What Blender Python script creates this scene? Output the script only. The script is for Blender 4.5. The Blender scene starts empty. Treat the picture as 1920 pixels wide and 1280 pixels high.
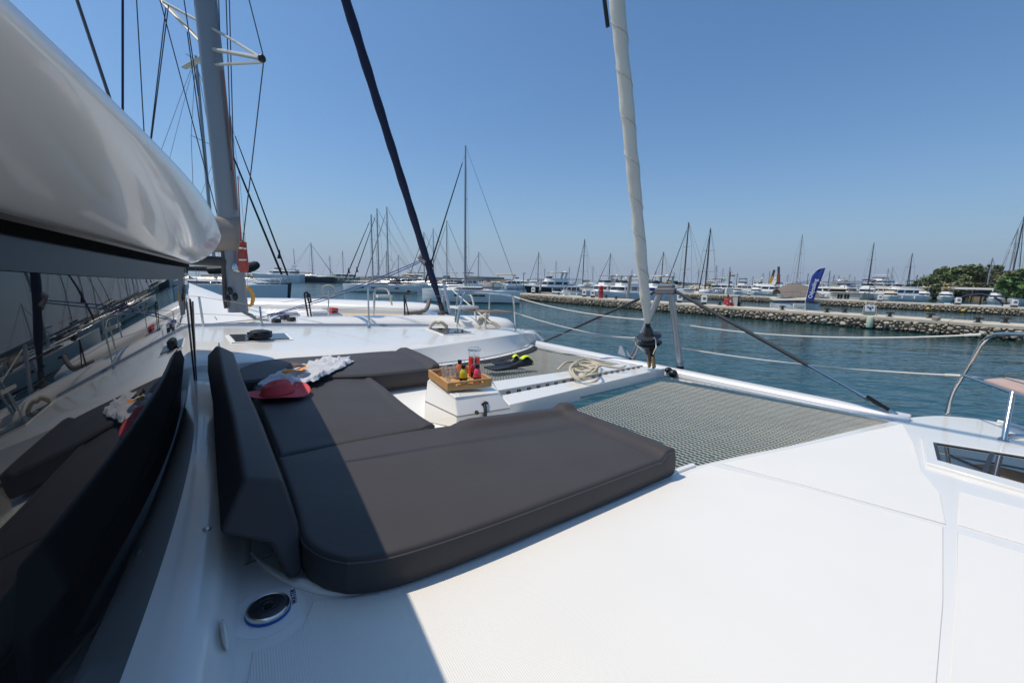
import bpy, bmesh, math, random
from mathutils import Vector, Matrix
random.seed(7)
scene = bpy.context.scene
COL = scene.collection
R = math.radians

# ------------------------------------------------------------------ camera, sky, sun, exposure
FPX, CAM_Z, HORIZON, ROLL = 760.0, 2.9, 522.0, R(1.2)      # focal length in photo pixels, eye height over the water
PITCH = math.atan((640 - HORIZON) / FPX)
fw = Vector((0, math.cos(PITCH), -math.sin(PITCH)))
_r = Vector((1, 0, 0)); _u = Vector((0, math.sin(PITCH), math.cos(PITCH)))
cr = math.cos(ROLL) * _r + math.sin(ROLL) * _u
cu = -math.sin(ROLL) * _r + math.cos(ROLL) * _u
EYE = Vector((0, 0, CAM_Z))
cam = bpy.data.cameras.new('camera')
cam.sensor_width = 36; cam.lens = 36 * FPX / 1920
cam.clip_start = 0.02; cam.clip_end = 12000
cam_o = bpy.data.objects.new('camera', cam); COL.objects.link(cam_o)
cam_o.matrix_world = Matrix(((cr.x, cu.x, -fw.x, EYE.x), (cr.y, cu.y, -fw.y, EYE.y), (cr.z, cu.z, -fw.z, EYE.z), (0, 0, 0, 1)))
scene.camera = cam_o

YAW = R(48.5)                                              # heading of the catamaran, clockwise from +Y
FW = Vector((math.sin(YAW), math.cos(YAW), 0)); PT = Vector((-math.cos(YAW), math.sin(YAW), 0))
BROT = R(90) - YAW
SUN_ELEV = R(65)
sun_h = -(FW * 0.75 - PT * 0.66).normalized()              # horizontal direction towards the sun
SUN_DIR = (sun_h * math.cos(SUN_ELEV) + Vector((0, 0, math.sin(SUN_ELEV)))).normalized()
world = bpy.data.worlds.new('World'); scene.world = world; world.use_nodes = True
wn = world.node_tree; wn.nodes.clear()
sky = wn.nodes.new('ShaderNodeTexSky'); sky.sky_type = 'NISHITA'; sky.sun_disc = False
sky.sun_elevation = SUN_ELEV; sky.sun_rotation = math.atan2(SUN_DIR.x, SUN_DIR.y)
sky.altitude = 0; sky.air_density = 1.0; sky.dust_density = 1.5; sky.ozone_density = 1.6
bg = wn.nodes.new('ShaderNodeBackground'); bg.inputs['Strength'].default_value = 0.097
wo = wn.nodes.new('ShaderNodeOutputWorld')
tint = wn.nodes.new('ShaderNodeMix'); tint.data_type = 'RGBA'; tint.blend_type = 'MULTIPLY'; tint.inputs[0].default_value = 1; tint.inputs[7].default_value = (.62, .99, 1.27, 1)
wn.links.new(sky.outputs[0], tint.inputs[6]); 
wtc = wn.nodes.new('ShaderNodeTexCoord'); wsx = wn.nodes.new('ShaderNodeSeparateXYZ'); wn.links.new(wtc.outputs['Generated'], wsx.inputs[0])
wab = wn.nodes.new('ShaderNodeMath'); wab.operation = 'ABSOLUTE'; wn.links.new(wsx.outputs['Z'], wab.inputs[0])
wdv = wn.nodes.new('ShaderNodeMath'); wdv.operation = 'MULTIPLY'; wdv.inputs[1].default_value = -9.0; wn.links.new(wab.outputs[0], wdv.inputs[0])
wex = wn.nodes.new('ShaderNodeMath'); wex.operation = 'EXPONENT'; wn.links.new(wdv.outputs[0], wex.inputs[0])
whz = wn.nodes.new('ShaderNodeMix'); whz.data_type = 'RGBA'; whz.inputs[7].default_value = (3.7, 4.75, 6.0, 1)      # pale summer haze low over the sea, all round
wn.links.new(wex.outputs[0], whz.inputs[0]); wn.links.new(tint.outputs[2], whz.inputs[6]); wn.links.new(whz.outputs[2], bg.inputs[0])
wn.links.new(bg.outputs[0], wo.inputs[0])
sl = bpy.data.lights.new('sun', 'SUN'); sl.energy = 3.4; sl.angle = R(0.53); sl.color = (1.0, 0.89, 0.745)
so = bpy.data.objects.new('sun', sl); COL.objects.link(so); so.location = (-30, -10, 60)
so.rotation_euler = SUN_DIR.to_track_quat('Z', 'Y').to_euler()
scene.view_settings.view_transform = 'Standard'; scene.view_settings.look = 'None'
scene.view_settings.exposure = 0.14; scene.view_settings.gamma = 1.0
scene.view_settings.use_curve_mapping = False
scene.cycles.max_bounces = 8; scene.cycles.transparent_max_bounces = 16

# ------------------------------------------------------------------ from a pixel of the photo to a place
def ray(x, y): return fw * FPX + cr * (x - 960) - cu * (y - 640)
def boat(p): return Vector((p.dot(FW), p.dot(PT), p.z))    # world -> catamaran axes (forward, port, up)
def wld(p): return FW * p[0] + PT * p[1] + Vector((0, 0, p[2]))
Z0, SL = 2.05, 0.062                                       # deck height at the mast foot, its slope down to the bow
def dk(u, dz=0.0): return Z0 - SL * u + dz
def D(x, y, dz=0.0):                                       # point on the deck plane
    d = ray(x, y); t = (Z0 + dz - CAM_Z) / (d.z + SL * d.dot(FW)); return boat(EYE + d * t)
def AV(x, y, v): d = ray(x, y); return boat(EYE + d * (v / d.dot(PT)))
def AU(x, y, u): d = ray(x, y); return boat(EYE + d * (u / d.dot(FW)))
def AZ(x, y, z): d = ray(x, y); return boat(EYE + d * ((z - CAM_Z) / d.z))
def G(x, y, z=0.0): d = ray(x, y); return EYE + d * ((z - CAM_Z) / d.z)      # world point at height z
def AT(x, y, dist): d = ray(x, y); return EYE + d * (dist / math.hypot(d.x, d.y))

# ------------------------------------------------------------------ mesh helpers
class MB:
    def __init__(s): s.v = []; s.f = []
    def add(s, vs, fs):
        o = len(s.v); s.v += [Vector(p) for p in vs]; s.f += [tuple(i + o for i in f) for f in fs]; return s
    def box(s, c, size, rz=0.0, M=None):
        x, y, z = [q / 2 for q in size]
        vs = [Vector((a * x, b * y, e * z)) for e in (-1, 1) for b in (-1, 1) for a in (-1, 1)]
        m = M if M is not None else Matrix.Rotation(rz, 3, 'Z')
        return s.add([Vector(c) + m @ p for p in vs], [(0, 2, 3, 1), (4, 5, 7, 6), (0, 1, 5, 4), (2, 6, 7, 3), (0, 4, 6, 2), (1, 3, 7, 5)])
    def bar(s, a, b, w, h, up=(0, 0, 1)):
        a, b = Vector(a), Vector(b); d = (b - a).normalized(); sd = d.cross(Vector(up)).normalized(); up = sd.cross(d)
        return s.add([p + sd * (i * w / 2) + up * (j * h / 2) for p in (a, b) for i, j in ((-1, -1), (1, -1), (1, 1), (-1, 1))],
                     [(0, 1, 2, 3), (7, 6, 5, 4), (0, 4, 5, 1), (1, 5, 6, 2), (2, 6, 7, 3), (3, 7, 4, 0)])
    def tube(s, path, r, n=8, cap=True, flat=1.0):
        P = [Vector(p) for p in path]; m = len(P); rr = r if isinstance(r, (list, tuple)) else [r] * m
        T = [(P[min(i + 1, m - 1)] - P[max(i - 1, 0)]).normalized() for i in range(m)]
        nrm = T[0].orthogonal().normalized()
        if abs(T[0].z) < 0.95: nrm = (Vector((0, 0, 1)) - T[0] * T[0].z).normalized()
        vs = []; fs = []
        for i in range(m):
            nrm = (nrm - T[i] * nrm.dot(T[i])).normalized(); b = T[i].cross(nrm)
            for k in range(n):
                a = 2 * math.pi * k / n; vs.append(P[i] + nrm * (math.cos(a) * rr[i] * flat) + b * (math.sin(a) * rr[i]))
        for i in range(m - 1):
            for k in range(n):
                q = (k + 1) % n; fs.append((i * n + k, i * n + q, i * n + n + q, i * n + n + k))
        if cap: fs += [tuple(range(n - 1, -1, -1)), tuple((m - 1) * n + k for k in range(n))]
        return s.add(vs, fs)
    def lathe(s, prof, c, n=20, axis=(0, 0, 1), sx=1.0):                # profile of (radius, height)
        ax = Vector(axis).normalized(); e1 = ax.orthogonal().normalized(); e2 = ax.cross(e1); c = Vector(c); vs = []; fs = []
        for r_, h in prof:
            for k in range(n):
                a = 2 * math.pi * k / n; vs.append(c + ax * h + e1 * (math.cos(a) * r_ * sx) + e2 * (math.sin(a) * r_))
        for i in range(len(prof) - 1):
            for k in range(n):
                q = (k + 1) % n; fs.append((i * n + k, i * n + q, i * n + n + q, i * n + n + k))
        fs += [tuple(range(n - 1, -1, -1)), tuple((len(prof) - 1) * n + k for k in range(n))]
        return s.add(vs, fs)
    def loft(s, secs, closed=True, cap=True):
        n = len(secs[0]); vs = [p for q in secs for p in q]; fs = []
        for i in range(len(secs) - 1):
            for k in range(n if closed else n - 1):
                q = (k + 1) % n; fs.append((i * n + k, i * n + q, i * n + n + q, i * n + n + k))
        if cap and closed: fs += [tuple(range(n - 1, -1, -1)), tuple((len(secs) - 1) * n + k for k in range(n))]
        return s.add(vs, fs)
    def prism(s, poly, off):                                           # polygon pushed along off
        n = len(poly); off = Vector(off); a = [Vector(p) for p in poly]
        return s.add(a + [p + off for p in a], [tuple(range(n - 1, -1, -1)), tuple(range(n, 2 * n))] + [(k, (k + 1) % n, n + (k + 1) % n, n + k) for k in range(n)])
    def ball(s, c, r, n=10, m=6, sc=(1, 1, 1)):
        c = Vector(c); vs = [c + Vector((0, 0, -r * sc[2]))]; fs = []
        for i in range(1, m):
            t = -math.pi / 2 + math.pi * i / m
            for k in range(n):
                a = 2 * math.pi * k / n; vs.append(c + Vector((r * math.cos(t) * math.cos(a) * sc[0], r * math.cos(t) * math.sin(a) * sc[1], r * math.sin(t) * sc[2])))
        vs.append(c + Vector((0, 0, r * sc[2]))); top = len(vs) - 1
        for k in range(n): fs.append((0, 1 + (k + 1) % n, 1 + k)); fs.append((top, top - n + k, top - n + (k + 1) % n))
        for i in range(m - 2):
            for k in range(n):
                q = (k + 1) % n; fs.append((1 + i * n + k, 1 + i * n + q, 1 + i * n + n + q, 1 + i * n + n + k))
        return s.add(vs, fs)
    def build(s, name, mat, parent=None, angle=35, flat=False, local=None, recalc=True):
        me = bpy.data.meshes.new(name)
        vs = s.v if local is None else [local @ p for p in s.v]
        me.from_pydata([tuple(p) for p in vs], [], s.f); me.validate()
        bm = bmesh.new(); bm.from_mesh(me)
        if recalc: bmesh.ops.recalc_face_normals(bm, faces=bm.faces)
        if not flat:
            ca = R(angle)
            for f in bm.faces: f.smooth = True
            for e in bm.edges:
                if len(e.link_faces) == 2 and e.calc_face_angle(0) > ca: e.smooth = False
        bm.to_mesh(me); bm.free()
        if mat: me.materials.append(mat)
        o = bpy.data.objects.new(name, me); COL.objects.link(o)
        if parent: o.parent = parent
        return o

def bevel(o, w, seg=2, angle=40):
    m = o.modifiers.new('bevel', 'BEVEL'); m.width = w; m.segments = seg; m.limit_method = 'ANGLE'; m.angle_limit = R(angle); m.harden_normals = False
    return o
def tag(o, label=None, cat=None, group=None, kind=None):
    if label: o['label'] = label
    if cat: o['category'] = cat
    if group: o['group'] = group
    if kind: o['kind'] = kind
    return o
def thing(name, label, cat, loc=(0, 0, 0), rz=0.0, group=None):
    o = bpy.data.objects.new(name, None); COL.objects.link(o); o.empty_display_size = 0.2
    o.location = loc; o.rotation_euler = (0, 0, rz); return tag(o, label, cat, group)
def aboard(name, label, cat, uvz, group=None, rz=0.0):                  # a thing standing on the catamaran, axes (forward, port, up)
    return thing(name, label, cat, wld(uvz), BROT + rz, group)
def copy_tree(o, parent=None):
    c = o.copy(); COL.objects.link(c)
    if parent: c.parent = parent
    for ch in list(o.children): copy_tree(ch, c)
    return c
def catmull(P, n=6, closed=False):
    P = [Vector(p) for p in P]; out = []; m = len(P)
    for i in range(m if closed else m - 1):
        if closed: a, b, c, d = P[i - 1], P[i], P[(i + 1) % m], P[(i + 2) % m]
        else: a, b, c, d = P[max(i - 1, 0)], P[i], P[i + 1], P[min(i + 2, m - 1)]
        for k in range(n):
            t = k / n; out.append(0.5 * ((2 * b) + (c - a) * t + (2 * a - 5 * b + 4 * c - d) * t * t + (3 * b - a - 3 * c + d) * t ** 3))
    if not closed: out.append(P[-1])
    return out
def interp(tab, x):                                                    # piecewise linear, any width of row
    if x <= tab[0][0]: return tab[0][1:]
    for a, b in zip(tab, tab[1:]):
        if x <= b[0]:
            t = (x - a[0]) / (b[0] - a[0]); return tuple(p + (q - p) * t for p, q in zip(a[1:], b[1:]))
    return tab[-1][1:]
def sag(a, b, s, n=14):
    a, b = Vector(a), Vector(b); return [a.lerp(b, i / n) - Vector((0, 0, 4 * s * (i / n) * (1 - i / n))) for i in range(n + 1)]

# ------------------------------------------------------------------ materials
MATS = {}
def mat(name, col, rough=0.5, metal=0.0, spec=0.5, coat=0.0, var=0.0, vscale=6.0, bump=0.0, bscale=40.0, sheen=0.0, obj=True, trans=0.0, ior=1.45):
    if name in MATS: return MATS[name]
    m = bpy.data.materials.new(name); m.use_nodes = True; MATS[name] = m
    nt = m.node_tree; b = nt.nodes['Principled BSDF']
    b.inputs['Base Color'].default_value = (*col, 1); b.inputs['Roughness'].default_value = rough; b.inputs['Metallic'].default_value = metal
    b.inputs['Specular IOR Level'].default_value = spec; b.inputs['Coat Weight'].default_value = coat; b.inputs['Coat Roughness'].default_value = 0.03
    b.inputs['Sheen Weight'].default_value = sheen; b.inputs['Transmission Weight'].default_value = trans; b.inputs['IOR'].default_value = ior
    tc = nt.nodes.new('ShaderNodeTexCoord'); src = tc.outputs['Object']
    if var:
        n = nt.nodes.new('ShaderNodeTexNoise'); n.inputs['Scale'].default_value = vscale; n.inputs['Detail'].default_value = 5
        nt.links.new(src, n.inputs['Vector'])
        mx = nt.nodes.new('ShaderNodeMix'); mx.data_type = 'RGBA'
        mx.inputs[6].default_value = (*[max(0, c * (1 - var)) for c in col], 1); mx.inputs[7].default_value = (*[min(1, c * (1 + var)) for c in col], 1)
        nt.links.new(n.outputs['Fac'], mx.inputs[0]); nt.links.new(mx.outputs[2], b.inputs['Base Color'])
    if bump:
        n2 = nt.nodes.new('ShaderNodeTexNoise'); n2.inputs['Scale'].default_value = bscale; n2.inputs['Detail'].default_value = 4
        nt.links.new(src, n2.inputs['Vector'])
        bp = nt.nodes.new('ShaderNodeBump'); bp.inputs['Strength'].default_value = 1.0; bp.inputs['Distance'].default_value = bump
        nt.links.new(n2.outputs['Fac'], bp.inputs['Height']); nt.links.new(bp.outputs[0], b.inputs['Normal'])
    return m
gel = mat('white gelcoat', (.785, .765, .72), .22, coat=.5, var=.015, vscale=2)
gelm = mat('satin gelcoat', (.79, .79, .77), .38, var=.02, vscale=3)
roofm = mat('glossy roof gelcoat', (.80, .79, .77), .22, coat=.30, spec=.35)
steel = mat('polished steel', (.66, .64, .61), .2, metal=1.0)
alu = mat('brushed aluminium', (.62, .63, .65), .33, metal=1.0)
alupaint = mat('silver anodised aluminium', (.50, .52, .55), .38, metal=.55)
blackp = mat('black plastic', (.012, .012, .013), .38)
blackr = mat('black rope', (.018, .018, .022), .75)
wire = mat('stainless wire', (.30, .31, .32), .35, metal=.8)
darkwire = mat('dark wire', (.05, .055, .06), .5)
glassd = mat('dark tinted glass', (.010, .010, .011), .015, spec=.55)
teak = mat('teak', (.36, .23, .14), .5, var=.25, vscale=9)
ropew = mat('white rope', (.72, .69, .62), .8, bump=.001, bscale=300)
ropeb = mat('beige mooring rope', (.52, .46, .35), .85, bump=.002, bscale=260)
# ------------------------------------------------------------------ the catamaran the photo was taken from, axes (forward, port, up)
cat = thing('catamaran', 'white catamaran in the foreground with dark lounging cushions and net trampolines at its bow', 'catamaran', (0, 0, 0), BROT)
def dkp(pts, dz=0.0): return [Vector((p[0], p[1], dk(p[0], dz))) for p in pts]
def pxp(pts, dz=0.0): return [D(x, y, dz) for x, y in pts]

# non-skid gelcoat: fine moulded ribs
def ribbed(name, ang, pitch, depth, col=(.785, .765, .72)):
    m = mat(name, col, .42, var=.035, vscale=2.3)
    nt = m.node_tree; b = nt.nodes['Principled BSDF']; tc = nt.nodes['Texture Coordinate']
    mp = nt.nodes.new('ShaderNodeMapping'); mp.inputs['Rotation'].default_value = (0, 0, ang)
    w = nt.nodes.new('ShaderNodeTexWave'); w.inputs['Scale'].default_value = 0.314 / pitch; w.inputs['Distortion'].default_value = 0
    bp = nt.nodes.new('ShaderNodeBump'); bp.inputs['Distance'].default_value = depth; bp.inputs['Strength'].default_value = 1
    nt.links.new(tc.outputs['Object'], mp.inputs[0]); nt.links.new(mp.outputs[0], w.inputs['Vector'])
    nt.links.new(w.outputs['Fac'], bp.inputs['Height']); nt.links.new(bp.outputs[0], b.inputs['Normal'])
    return m
nonskid = ribbed('ribbed deck gelcoat', R(8), .0055, .00045)

# starboard hull: flat sloping deck with rounded gunwale, side down into the water
inner = [(1.93, .935), (2.14, .90), (2.6, .80), (3.07, .685), (3.9, .515), (4.81, .32), (5.2, .21), (5.52, .05), (5.72, -.22)]
outer = [(5.62, -.40), (5.2, -.52), (4.3, -.68), (3.2, -.84), (1.8, -.95), (-.5, -1.0), (-2.5, -1.0)]
hull_out = catmull([(a, b, 0) for a, b in inner + outer], 3) + [Vector((-2.5, 1.36, 0)), Vector((.5, 1.36, 0)), Vector((1.75, 1.36, 0)), Vector((1.9, 1.2, 0))]
m = MB(); top = dkp([(p.x, p.y) for p in hull_out]); n = len(top)
low = [Vector((p.x * .97, -.05 + (p.y + .05) * .82, -.5)) for p in top]
m.add(top + low, [tuple(range(n))] + [(k, (k + 1) % n, n + (k + 1) % n, n + k) for k in range(n)])
bevel(m.build('hull', gel, cat), .03, 3, 50)
# bridge deck under the lounge and foredeck sole
m = MB(); po = [(-1.5, 1.365), (1.90, 1.365), (1.98, 2.0), (1.98, 4.2), (1.9, 4.9), (-1.5, 4.9)]
m.prism(dkp(po, -.012), (0, 0, -.8)); m.build('bridge_deck', gelm, cat)
# raised non-skid panels with smooth waterways between them
def panel(pts, dz=.003):
    P = [D(x, y, 0) if not isinstance(x, str) else None for x, y in pts]
    m = MB(); m.prism(dkp([(p.x, p.y) for p in P], 0.0006), (0, 0, dz)); return bevel(m.build('nonskid_panel', nonskid, cat), .0015, 1)
panel([(1330, 873), (1500, 913.5), (1768, 988), (1768, 1130), (1755, 1285), (1500, 1420), (900, 1420), (470, 1420), (462, 1290), (474, 1222), (520, 1212), (566, 1180), (588, 1128), (665, 1121), (745, 1094), (900, 1040), (1060, 978), (1200, 922)])
panel([(1795, 1000), (1925, 1040), (2060, 1085), (2060, 1420), (1760, 1420), (1782, 1285), (1793, 1130)])
panel([(1352, 869), (1500, 838), (1640, 806), (1692, 795), (1712, 830), (1728, 885), (1762, 925), (1773, 983), (1500, 908)])
panel([(1798, 922), (1920, 955), (1990, 975), (1990, 1045), (1925, 1022), (1796, 984)])

# gunwale rail along the outer edge of the starboard bow
m = MB(); m.tube(catmull([(5.66, -.28, dk(5.66, .012)), (5.58, -.40, dk(5.6, .012)), (5.2, -.5, dk(5.2, .012)), (4.3, -.66, dk(4.3, .012)), (3.2, -.82, dk(3.2, .012)), (1.8, -.93, dk(1.8, .012))], 5), .014, 6)
m.build('toe_rail', gelm, cat)
# moulded lip that holds the starboard pad
lip = catmull([D(x, y, .004) for x, y in [(470, 1035), (510, 1068), (560, 1092), (640, 1108), (745, 1086), (900, 1030), (1080, 958), (1262, 886), (1300, 872)]], 6)
m = MB(); m.tube(lip, [.003 + .013 * min(1, i / 12) for i in range(len(lip))], 8, flat=.7); m.build('deck_rim', gel, cat)

# cockpit front coaming below the windscreen
def polyfit(P, deg):                                        # least squares, by normal equations
    n = deg + 1; A = [[sum(x ** (i + j) for x, _ in P) for j in range(n)] + [sum(y * x ** i for x, y in P)] for i in range(n)]
    for i in range(n):
        p = max(range(i, n), key=lambda r: abs(A[r][i])); A[i], A[p] = A[p], A[i]
        for r in range(n):
            if r != i: k = A[r][i] / A[i][i]; A[r] = [a - k * b for a, b in zip(A[r], A[i])]
    c = [A[i][n] / A[i][i] for i in range(n)]; return lambda x: sum(q * x ** i for i, q in enumerate(c))
VC, VR = 4.02, .90
def corner(v): t = max(0, min(.999, (v - VC) / VR)); return 1.5 * (1 - (1 - t ** 2.2) ** (1 / 2.2))
_g = polyfit([(.5, -.20), (.966, -.103), (1.279, -.044), (1.603, .014), (2.005, .062), (2.911, .143), (4.097, .201)], 3)
def rake(v, dz): w = 2.2 - v; return dz * (-.06 - .075 * w - .025 * (math.sqrt(w * w + .25) - .5))     # the glass leans back more towards its starboard end
_l = lambda v: _g(v) + rake(v, .86) + .012
_lz = lambda v: 2.9 + .0345 * v - .3 * _l(v)
_n = polyfit([(.4, -.085), (.7, -.03), (1.0, .032), (1.4, .095), (2.0, .18), (2.6, .263), (3.3, .356), (4.05, .45)], 3)
_nz = polyfit([(.4, 3.075), (.7, 3.115), (1.0, 3.118), (1.4, 3.128), (2.0, 3.156), (2.6, 3.19), (3.3, 3.20), (4.05, 3.185)], 3)
def Gv(v): return _g(max(-.4, min(v, VC))) - corner(v)
def Lv(v): return _l(max(-.6, min(v, VC))) - corner(v)
def brow(v): w = max(.2, min(v, VC)); return Lv(v), _lz(w), _n(max(-.6, min(v, VC))) - corner(v), _nz(w) - (.03 * min(1, max(0, v - VC) / .3))
vs_ = [-.4 + 5.4 * i / 54 for i in range(55)]
m = MB(); secs = []
for v in vs_:
    g = Gv(v); r_, b = g + .125, g + .165
    secs.append([Vector((g - .10, v, 2.135)), Vector((g, v, 2.13)), Vector((g + (r_ - g) * .55, v, 2.127)), Vector((r_ - .02, v, 2.12)), Vector((r_ - .004, v, 2.108)), Vector((r_ + .004, v, 2.09)), Vector((b - .012, v, 2.06)), Vector((b - .004, v, 2.044)), Vector((b + .02, v, 2.028)), Vector((b + .02, v, 1.9)), Vector((g - .1, v, 1.9))])
m.loft(secs); m.build('coaming', gel, cat, angle=60)
# cleat recess and screw cover on the coaming
q = D(418, 1190, .04); m = MB(); m.ball((q.x + .003, q.y, q.z), .03, 14, 8, (.25, 1.5, .8)); m.build('fairing', gel, cat)
q = AZ(388, 990, 2.13); m = MB(); m.lathe([(.0, .0), (.011, .0), (.011, .006), (.007, .008), (0, .008)], (q.x, q.y, 2.125), 14); m.build('screw_cap', alu, cat)

# windscreen: tinted glass raked aft under the roof brow
def glass_pt(v, s, off=0.0):                                # s: 0 at the sill, 1 under the brow
    z0 = 2.125; w = max(-.4, min(v, VC)); z1 = _lz(max(.3, w)) + .02; z = z0 + (z1 - z0) * s
    return Vector((_g(w) - .012 - corner(v) + rake(w, z - z0) + off, v, z))
def screen(v0, v1, s0, s1, off, nv, ns=6):
    P = []
    for i in range(nv + 1):
        for j in range(ns + 1): P.append(glass_pt(v0 + (v1 - v0) * i / nv, s0 + (s1 - s0) * j / ns, off))
    return MB().add(P, [(i * (ns + 1) + j, (i + 1) * (ns + 1) + j, (i + 1) * (ns + 1) + j + 1, i * (ns + 1) + j + 1) for i in range(nv) for j in range(ns)])
wg = screen(-.4, 4.85, 0, 1, 0, 140).build('windscreen', glassd, cat, angle=60)
band = mat('matte window band', (.022, .027, .036), .38, spec=.3)
screen(-.4, 3.2, .865, .942, .004, 40, 2).build('window_band', band, wg, angle=60)
screen(-.4, 3.9, .94, 1.0, .010, 60, 2).build('shaded_seal', mat('seal with recess shade', (.004, .004, .004), .95, spec=.05), wg, angle=60)  # seal strip; its near-black colour stands in for the recess shade
mull = mat('grey mullion', (.30, .31, .32), .18, coat=.6)
screen(3.20, 3.42, .02, .99, .006, 3).build('mullion', mull, wg, angle=60)
# opening pane on the port corner with black frame strips
fr = MB()
for v0, v1 in ((3.62, 3.68), (4.28, 4.34)):
    a = [glass_pt(v0, s, .014) for s in (.0, .66)]; b = [glass_pt(v1, s, .014) for s in (0, .66)]
    fr.add([a[0], b[0], b[1], a[1]] + [p - Vector((.02, 0, 0)) for p in (a[0], b[0], b[1], a[1])], [(0, 1, 2, 3), (7, 6, 5, 4), (0, 4, 5, 1), (2, 6, 7, 3), (0, 3, 7, 4), (1, 2, 6, 5)])
for s0, s1 in ((.63, .68),):
    a = glass_pt(3.68, s0, .012); b = glass_pt(4.28, s0, .012); c = glass_pt(4.28, s1, .012); d = glass_pt(3.68, s1, .012)
    fr.add([a, b, c, d] + [p - Vector((.02, 0, 0)) for p in (a, b, c, d)], [(0, 1, 2, 3), (7, 6, 5, 4), (0, 4, 5, 1), (2, 6, 7, 3), (0, 3, 7, 4), (1, 2, 6, 5)])
fr.build('opening_frame', blackp, wg)
m = MB(); m.tube([glass_pt(3.98, .02, .018), glass_pt(3.98, .64, .018)], .006, 6); m.build('window_stay', steel, wg)

# coachroof with its bulging glossy brow
m = MB(); secs = []
for i in range(150):
    v = -.6 + 5.5 * i / 149; l, lz, nu, nz = brow(v); du, dz_ = nu - l, nz - lz
    c = [Vector((l - .30, v, lz + .03)), Vector((l - .02, v, lz + .012)), Vector((l, v, lz))]
    for k in range(1, 15):
        a = math.pi / 2 * k / 14; c.append(Vector((l + du * (.25 * k / 14 + .75 * math.sin(a)), v, lz + dz_ * (.45 * k / 14 + .55 * (1 - math.cos(a))))))
    for k in range(1, 7): a = math.pi / 2 * k / 6; c.append(Vector((nu - .10 * (1 - math.cos(a)), v, nz + .05 * math.sin(a))))
    c += [Vector((nu - .35, v, nz + .06)), Vector((nu - .8, v, nz + .065)), Vector((nu - 1.6, v, nz + .065))]
    secs.append(c)
m.loft(secs, closed=False); m.build('coachroof', roofm, cat, angle=80)
m = MB(); secs = []
for i in range(90):                                        # black rubber seal between the glass and the brow
    v = -.4 + 4.5 * i / 89; l, lz = brow(v)[:2]; t = glass_pt(v, 1)
    secs.append([Vector((l - .005, v, lz + .004)), Vector((l - .03, v, lz - .028)), Vector((t.x - .004, v, t.z - .03)), Vector((t.x - .05, v, t.z + .05)), Vector((l - .03, v, lz + .05))])
m.loft(secs); m.build('window_seal', blackp, cat, angle=60)

# crossbeam
xl, xr = D(968, 637, .03), D(1705, 789, .0)
beamdir = (xr - xl).normalized()
m = MB(); P = [xl + (xr - xl) * (i / 20) for i in range(21)]; secs = []
bs = Vector((beamdir.y, -beamdir.x, 0)).normalized(); bs = bs if bs.x < 0 else -bs      # towards the cockpit
for p in P:
    prof = [(.085, -.02), (.06, .035), (.0, .06), (-.06, .045), (-.09, 0), (-.08, -.05), (0, -.075), (.07, -.06)]
    secs.append([p + bs * a + Vector((0, 0, b)) for a, b in prof])
m.loft(secs); m.build('crossbeam', mat('pale anodised beam', (.62, .63, .65), .36, metal=.15), cat, angle=50)
m = MB(); m.bar(xl + bs * .10 + Vector((0, 0, -.02)), xr + bs * .10 + Vector((0, 0, -.02)), .02, .03); m.build('lacing_track', gelm, cat)
q = D(1262, 700, .02); m = MB(); m.ball(q, .055, 10, 7, (1.1, 1, .9)); m.ball(q + Vector((.05, .09, .02)), .045, 10, 7, (1.3, 1, .8)); m.build('beam_strap', blackp, cat)

# longeron: two white beams with a lacing slot between
def beam(name, tl, tr, drop, mt=gel):
    m = MB(); a0, a1 = tl; b0, b1 = tr
    m.add([a0, a1, b1, b0] + [p - Vector((0, 0, drop)) for p in (a0, a1, b1, b0)], [(0, 1, 2, 3), (7, 6, 5, 4), (0, 4, 5, 1), (1, 5, 6, 2), (2, 6, 7, 3), (3, 7, 4, 0)])
    return bevel(m.build(name, mt, cat), .008, 2)
beam('longeron', (D(918, 715, .08), D(1178, 680, .08)), (D(926, 732, .08), D(1206, 684, .08)), .10)
beam('longeron', (D(938, 741, .07), D(1206, 687, .08)), (D(955, 758, .07), D(1247, 690, .08)), .12)
m = MB(); m.bar(D(1000, 766, -.02), D(1246, 707, -.02), .02, .02); m.build('net_rod', steel, cat)
a, b = D(925, 741, -.01), D(1205, 692, -.01)
m = MB(); m.bar(a, b, .10, .02); m.build('slot_floor', gelm, cat)
nh = 19; proto = None
for i in range(nh):
    p = D(947, 737, .072).lerp(D(1203, 688, .082), (i + .3) / nh)
    if proto is None:
        m = MB(); m.lathe([(0, -.010), (.016, -.010), (.019, 0), (.016, .010), (0, .010)], (0, 0, 0), 12, axis=(0, 1, 0)); proto = m.build('net_hook', blackp, cat); o = proto
    else: o = proto.copy(); COL.objects.link(o); o.parent = cat
    o.location = p

# trampolines: square-mesh nets, laced edges
netm = mat('trampoline cord', (.48, .445, .37), .8, var=.15, vscale=2.5)
netb = mat('black net edge', (.02, .02, .022), .7)
def net(corners, pu, pv, r, lift=0.0):                       # corners: aft-stbd, fore-stbd, fore-port, aft-port
    A, Bc, Cc, Dd = corners; m = MB()
    nu_ = max(4, int((Bc - A).length / pu)); nv_ = max(4, int((Dd - A).length / pv))
    def pt(s, t):
        p = (A.lerp(Bc, s)).lerp(Dd.lerp(Cc, s), t); sg = .035 * 16 * s * (1 - s) * t * (1 - t) * .5
        return p - Vector((0, 0, sg))
    rnd = random.Random(3)
    for i in range(nu_ + 1):
        P = [pt(i / nu_ + rnd.uniform(-.0006, .0006), j / 10) for j in range(11)]; m.tube(P, r, 3, cap=False)
    for j in range(nv_ + 1):
        P = [pt(k / 14, j / nv_ + rnd.uniform(-.0006, .0006)) + Vector((0, 0, r * .9)) for k in range(15)]; m.tube(P, r, 3, cap=False)
    return m
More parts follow.
